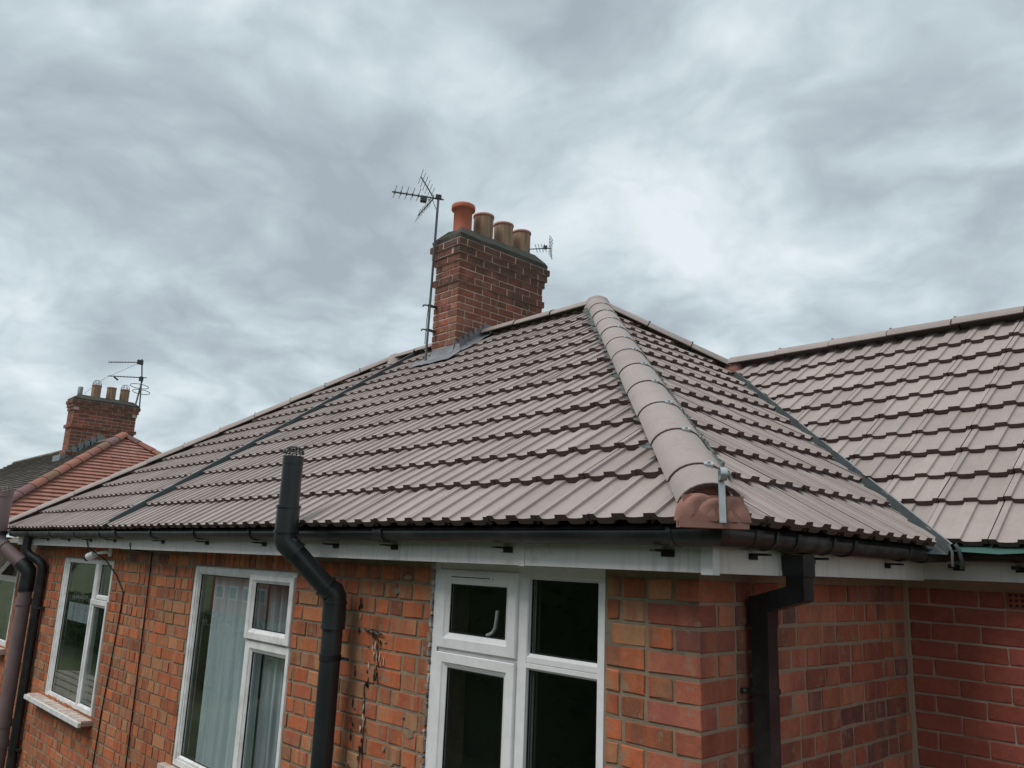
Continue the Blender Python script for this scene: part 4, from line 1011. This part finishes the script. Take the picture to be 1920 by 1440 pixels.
# ------------------------------------------------------------ aerials
def yagi(mb, tip, end, n, el, m_, r=.008, vert=False, er=.0035):
    tip, end = Vector(tip), Vector(end); d = (end-tip).normalized(); mb.tube([tip, end], r, m_, 8)
    pr = Vector((0, 0, 1)) if vert else d.cross(Vector((0, 0, 1))).normalized()
    return d, pr
ta = thing('television_aerial', 'large television aerial on a tall mast strapped to the near chimney', 'aerial', (-4.70, 2.29, 1.95))
mb = MB(); mtop = Vector((-4.718, 2.284, 3.77)); mb.tube([(-4.745, 2.27, 1.97), (-4.738, 2.272, 2.3), mtop], .0125, M['alu'], 8); part('mast', mb, ta)
A1, A0 = Vector((-4.972, 1.867, 3.752)), Vector((-4.715, 2.352, 3.752)); mb = MB(); d, pr = yagi(mb, A1, A0, 5, .3, M['alu'], .009); part('boom', mb, ta)
for i in range(5):
    c = A1+d*(.03+i*.062); mb = MB(); mb.tube([c-pr*.155+Vector((0, 0, .008)), c+Vector((0, 0, -.002)), c+pr*.155+Vector((0, 0, .008))], .0032, M['alu'], 6); mb.obox(c, d*.006, pr*.012, Vector((0, 0, .016)), M['darkmetal']); part('element', mb, ta)
c = A1+d*.335; mb = MB(); mb.obox(c+Vector((0, 0, -.03)), d*.032, pr*.03, Vector((0, 0, .028)), M['darkmetal']); mb.tube([c+d*.03+Vector((0, 0, -.02)), c+d*.1+Vector((0, 0, -.03)), A0-d*.09+Vector((0, 0, -.09)), mtop+Vector((.0, -.014, -.16)), mtop+Vector((-.004, -.014, -1.0)), (-4.75, 2.256, 2.4), (-4.755, 2.256, 2.15)], .0035, M['rubber'], 6); part('balun_box', mb, ta)
ref = A0-d*.105
for sg in (1, -1):
    dr = (Vector((0, 0, sg))*.82 - d*.57).normalized(); mb = MB(); Lr = .27; mb.tube([ref, ref+dr*Lr], .007, M['alu'], 8)
    for i in range(6): q = ref+dr*(.045+i*.045); mb.tube([q-pr*.17, q+pr*.17], .0028, M['alu'], 6)
    part('reflector', mb, ta)
mb = MB(); mb.obox(mtop+Vector((0, 0, -.012)), d*.03, pr*.02, Vector((0, 0, .022)), M['darkmetal']); mb.tube([mtop-pr*.03, mtop+pr*.03], .006, M['darkmetal'], 6); part('boom_clamp', mb, ta)
for z in (2.56, 2.30): mb = MB(); mb.box((-4.757, 2.262, z-.010), (-4.727, 2.365, z+.010), M['darkmetal']); mb.tube([(-4.745, 2.262, z), (-4.80, 2.245, z+.012), (-4.82, 2.25, z+.002)], .008, M['darkmetal'], 6); part('mast_bracket', mb, ta)
sa = thing('television_aerial', 'small dark aerial poking out behind the rightmost pot of the near chimney', 'aerial', (-4.5, 3.54, 3.4))
mb = MB(); s0, s1 = Vector((-4.553, 3.513, 3.505)), Vector((-4.362, 3.632, 3.503)); d2 = (s1-s0).normalized(); p2 = d2.cross(Vector((0, 0, 1))).normalized(); mb.tube([s0-d2*.1, s1], .006, M['darkmetal'], 6)
for i in range(4): c = s0+d2*(.06+i*.035); mb.tube([c-Vector((0, 0, .0))-p2*.06+Vector((0, 0, -.02)), c+p2*.06+Vector((0, 0, .03))], .0035, M['darkmetal'], 5)
mb.obox(s1-d2*.06+Vector((0, 0, .012)), d2*.022, p2*.012, Vector((0, 0, .02)), M['darkmetal']); part('boom', mb, sa)
mb = MB()
for i in range(7): z = -.10+i*.036; mb.tube([s1-p2*.075+Vector((0, 0, z))+d2*abs(z)*.1, s1+p2*.075+Vector((0, 0, z))+d2*abs(z)*.1], .003, M['alu'], 5)
for q in (-.07, 0, .07): mb.tube([s1+p2*q+Vector((0, 0, -.11)), s1+p2*q+Vector((0, 0, .12))], .003, M['alu'], 5)
part('reflector', mb, sa); mb = MB(); mb.tube([(-4.60, 3.50, 3.30), (-4.60, 3.50, 3.52)], .01, M['darkmetal'], 6); mb.tube([(-4.60, 3.50, 3.505), tuple(s0)], .006, M['darkmetal'], 6); part('mast', mb, sa)
na = thing('television_aerial', 'twin-boom television aerial with a looped dipole on the distant left chimney', 'aerial', (-17.0, 3.6, 3.0))
mb = MB(); mb.tube([(-17, 3.52, 3.05), (-17, 3.60, 3.72)], .02, M['alu'], 6); mb.tube([(-17, 3.62, 3.05), (-17, 3.58, 3.76), (-17, 3.53, 4.17)], .017, M['alu'], 6); part('mast', mb, na)
for (a, b, nn) in (((-17.1, 2.871, 3.985), (-17.0, 3.55, 4.10), 12), ((-17.1, 2.905, 3.68), (-17.0, 3.68, 3.765), 12)):
    mb = MB(); a, b = Vector(a), Vector(b); mb.tube([a, b], .011, M['alu'], 6)
    for i in range(nn): c = a+(b-a)*(i+.5)/nn; mb.tube([c+Vector((-.10, 0, 0)), c+Vector((.10, 0, 0))], .004, M['alu'], 5)
    part('boom', mb, na)
mb = MB(); mb.obox((-17, 3.50, 4.09), (.03, 0, 0), (0, .06, 0), (0, 0, .05), M['darkmetal']); mb.obox((-17, 3.57, 3.72), (.03, 0, 0), (0, .04, 0), (0, 0, .05), M['darkmetal']); mb.tube([(-17.05, 3.1, 3.62), (-17.0, 3.0, 3.66)], .02, M['darkmetal'], 6)
mb.tube([(-17, 3.45, 4.05), (-17.1, 2.85, 3.62), (-17.15, 2.5, 3.22)], .004, M['alu'], 5); part('junction_box', mb, na)
mb = MB()
for z, y0, y1 in ((3.55, 3.35, 3.76), (3.43, 3.42, 3.80)):
    mb.tube([Vector((-17, (y0+y1)/2+(y1-y0)/2*math.cos(t), z+.05*math.sin(t))) for t in [2*math.pi*i/20 for i in range(20)]], .008, M['alu'], 5, closed=True)
part('loop_dipole', mb, na)

# ------------------------------------------------------------ neighbour house on the left
nb = thing('neighbour_house', 'next-door house at the far left with a bright red clay tiled hip roof', 'house', (-14, 2, GZ))
NAx, NAy, NAz = -15.45, 2.9, 2.2; CEx, CEy = -12.45, -.12
apx = Vector((NAx, NAy, NAz)); cor = Vector((CEx, CEy, ZE)); bcor = Vector((CEx, 2*NAy-CEy, ZE)); lft = Vector((-24, CEy, ZE)); lftr = Vector((-24, NAy, NAz))
mb = MB()
def rows_plain(mb, e0, e1, t0, t1, n, tl, mt):
    """stepped plain tile rows on quad/triangle e0-e1 (eaves) to t0-t1 (top)"""
    e0, e1, t0, t1 = map(Vector, (e0, e1, t0, t1)); nn = (e1-e0).cross(t0-e0).normalized()
    if nn.z < 0: nn = -nn
    for i in range(n):
        a, b = e0+(t0-e0)*(i/n), e1+(t1-e1)*(i/n); c, d = e0+(t0-e0)*((i+1.12)/n), e1+(t1-e1)*((i+1.12)/n)
        w = (b-a).length; k = max(1, int(w/tl)); sh = .5*(i % 2)/k
        for j in range(k+1):
            u0, u1 = max(0, (j-sh*k)/k), min(1, (j+1-sh*k)/k-.02/k)
            if u1-u0 < .01: continue
            p, q = a+(b-a)*u0, a+(b-a)*u1; l_ = R_.uniform(.030, .036)
            r0, r1 = c+(d-c)*u1, c+(d-c)*u0
            mb.add([p+nn*l_, q+nn*l_, r0+nn*.002, r1+nn*.002, p, q], [(0, 1, 2, 3), (4, 5, 1, 0)], mt)
mb.add([cor, bcor, apx+Vector((0, 0, .0))], [(0, 1, 2)], M['cap_red']); mb.tube([bcor, apx], .06, M['cap_purple'], 6); mb.tube([cor, apx], .05, M['cap_purple'], 6); rows_plain(mb, cor, bcor, apx, apx, 30, .17, M['redtile']); rn = part('red_tiled_slope', mb, nb, True)
mb = MB(); mb.add([lft, cor, apx, lftr], [(0, 1, 2, 3)], M['darktile']); rows_plain(mb, lft, cor, lftr, apx, 30, .17, M['darktile']); part('dark_tiled_slope', mb, nb, True)
mb = MB(); mb.add([apx, lftr, (-24, 2*NAy-CEy, ZE), bcor], [(0, 1, 2, 3)], M['darktile']); part('back_slope', mb, nb)
def ncaps(p, q, L, mats):
    p, q = Vector(p), Vector(q); d = (q-p).normalized(); up = Vector((0, 0, 1)); up = (up-d*up.dot(d)).normalized(); sdx = up.cross(d); n = round((q-p).length/L); rs = random.Random(3)
    for i in range(n):
        o = bpy.data.objects.new('hip_tile', capmesh((q-p).length/n-.004, .112, .104, rs.choice(mats)).mesh('hip_tile'))
        mt = Matrix((d, sdx, up)).transposed().to_4x4(); mt.translation = p+d*(i*(q-p).length/n)+up*.03; o.matrix_basis = mt; link(o, nb)
        o.matrix_parent_inverse = Matrix.Translation(-WT[nb.name])
ncaps(cor-Vector((0, 0, .02)), apx-Vector((0, 0, .02)), .33, [M['cap_red'], M['cap_purple'], M['cap_purple'], M['cap_moss'], M['cap_red']]); ncaps(bcor-Vector((0, 0, .05)), apx-Vector((0, 0, .05)), .33, [M['cap_purple'], M['cap_red']]); ncaps((-24, NAy, NAz-.09), apx-Vector((0, 0, .09)), .35, [M['darktile']])
WN = (-12.95, -11.72, -1.42, -.09); NYW = .55
mb = MB(); wallgrid(mb, 'x', NYW+.007, -24, -11.32, GZ, .10, [WN], M['mortar'], .2, 1); wallgrid(mb, 'y', -11.32, NYW+.007, 8, GZ, .1, [], M['mortar'], .2, -1); nw = part('front_wall', mb, nb)
it = []
for n in range(-1, 40):
    z = -K0+GB*.5-GB*n; run('x', NYW, -15, -11.325, z, HB, 'multi', nw, it, rr, holes=[(WN[0], WN[1], WN[2], WN[3])])
place_bricks(it, 60)
mb = MB(); mb.box((-24, CEy+.02, .02), (-11.3, NYW, .06), M['fascia']); mb.box((-24, CEy, .02), (-11.3, CEy+.02, .16), M['fascia']); part('fascia_board', mb, nb)
wn = window(nb, WN, 'white window with its small top light swung open')
mb = MB(); ring_frame(mb, *WN, [(0, .06), (0, .012), (.045, .004), (.045, .05)], M['upvc'], NYW); mb.box((WN[0]+.02, NYW+.003, -.50), (WN[1]-.02, NYW+.05, -.45), M['upvc']); pt('frame', mb, wn)
sash(wn, WN[0]+.04, WN[1]-.04, WN[2]+.04, -.5, WN[0]+.09, WN[1]-.09, WN[2]+.09, -.54, NYW+.008, 'upvc', 'fixed_light')
mb = MB()
def openring(mb, xa, xb, zt, L, ang, w, mt, y):
    dd = Vector((0, -math.sin(ang), -math.cos(ang))); o = Vector((0, y, zt)); nn = Vector((0, -math.cos(ang), math.sin(ang)))
    P = lambda x, s: Vector((x, 0, 0))+o+dd*s
    for (a0, a1, s0, s1) in ((xa, xb, 0, w), (xa, xb, L-w, L), (xa, xa+w, w, L-w), (xb-w, xb, w, L-w)):
        mb.obox((P(a0, s0)+P(a1, s1))/2, Vector(((a1-a0)/2, 0, 0)), dd*((s1-s0)/2), nn*.02, mt)
    return P, w
P_, w_ = openring(mb, WN[0]+.02, WN[1]-.05, -.10, .36, .55, .055, M['upvc'], NYW-.02); pt('open_sash', mb, wn)
mb = MB(); mb.add([P_(WN[0]+.07, .05), P_(WN[1]-.1, .05), P_(WN[1]-.1, .31), P_(WN[0]+.07, .31)], [(0, 1, 2, 3)], M['glass']); pt('pane', mb, wn)
mb = MB(); mb.box((WN[0]-.05, NYW-.1, WN[2]-.08), (WN[1]+.04, NYW+.01, WN[2]-.005), M['sill']); pt('sill', mb, wn)
mb = MB(); mb.add([(-13.5, NYW+.22, -2.2), (-11.35, NYW+.22, -2.2), (-11.35, NYW+.22, .08), (-13.5, NYW+.22, .08)], [(0, 1, 2, 3)], M['room_pale']); part('blind', mb, nb)

# low outbuilding roof seen past the brown pipe
sh = thing('outbuilding', 'low outbuilding with weathered grey roof boards at the lower left edge', 'shed', (-12, -.9, GZ))
mb = MB(); rs = random.Random(1)
for i in range(10):
    y = -2.4+i*.26; mb.obox((-12.2, y+.12, -2.14+.03*i), (2.2, 0, 0), (0, .125, .02), (0, 0, .012), M['boards'])
part('roof_boards', mb, sh, True)
mb = MB(); mb.box((-14.4, -2.42, -2.28), (-9.95, -2.36, -2.16), M['purple']); mb.box((-9.99, -2.42, -2.30), (-9.94, .2, -2.17), M['purple']); part('roof_trim', mb, sh)
mb = MB(); mb.box((-14.3, -2.3, GZ), (-10.1, .2, -2.25), M['sheet']); part('wall', mb, sh)

# ------------------------------------------------------------ ground and what the windows reflect
mb = MB(); mb.add([(-900, -900, GZ), (900, -900, GZ), (900, 900, GZ), (-900, 900, GZ)], [(0, 1, 2, 3)], M['grass']); struct('ground', mb)
mb = MB(); mb.box((-9.5, -3.2, GZ), (3.4, 0, GZ+.03), M['paving']); struct('patio', mb)
def hedge(x0, x1, y0, y1, h, seed, label):
    rs = random.Random(seed); mb = MB()
    mb.box((x0+.15, y0+.15, GZ), (x1-.15, y1-.15, GZ+h-.2), M['hedge'])
    n = int((x1-x0)*(h)*26)
    for i in range(n):
        f = rs.random()
        x, y, z = rs.uniform(x0, x1), rs.choice((y0, y1))+rs.uniform(-.12, .12), GZ+rs.uniform(0, h)
        if f < .35: y, z = rs.uniform(y0, y1), GZ+h+rs.uniform(-.15, .12)
        a = Vector((rs.uniform(-1, 1), rs.uniform(-1, 1), rs.uniform(-1, 1))).normalized()*rs.uniform(.06, .13); b = a.orthogonal().normalized()*rs.uniform(.04, .09); c = Vector((x, y, z))
        mb.add([c-a-b, c+a-b, c+a+b, c-a+b], [(0, 1, 2, 3)], M['hedge'])
    return single('hedge', mb, label, 'hedge')
hedge(-60, -28, -13.2, -12.0, 2.6, 1, 'low green garden hedge across the back lawn, reflected in the far left window')
hedge(-27, 20, -15.5, -13.5, 8.5, 2, 'very tall dark conifer hedge added behind the camera to darken the window reflections')  # unseen hedge, added so the near panes mirror something dark
for i, (x, w) in enumerate(((-74, 12), (-56, 12))):
    hs = thing('far_house', ['plain brick house across the gardens, the farther of two', 'plain brick house across the gardens, the nearer of two'][i], 'house', (x, -34, GZ), 'houses across the gardens')
    mb = MB(); mb.box((x, -38, GZ), (x+w, -31, GZ+5.2), M['brick_reds_i']); part('wall', mb, hs)
    mb = MB(); z = GZ+5.2; mb.add([(x-.3, -38.3, z), (x+w+.3, -38.3, z), (x+w+.3, -30.7, z), (x-.3, -30.7, z), (x+3, -34.5, z+2.6), (x+w-3, -34.5, z+2.6)], [(0, 1, 5, 4), (2, 3, 4, 5), (1, 2, 5), (3, 0, 4)], M['darktile']); part('roof', mb, hs)
    for k in range(4):
        for zz in (GZ+1.2, GZ+3.4): mb = MB(); mb.box((x+1+k*2.7, -31.0, zz), (x+2.6+k*2.7, -30.95, zz+1.2), M['upvc']); mb.box((x+1.1+k*2.7, -30.95, zz+.1), (x+2.5+k*2.7, -30.93, zz+1.1), M['rubber']); part('window', mb, hs)

S.render.engine = 'CYCLES'; S.cycles.max_bounces = 6; S.cycles.transparent_max_bounces = 12
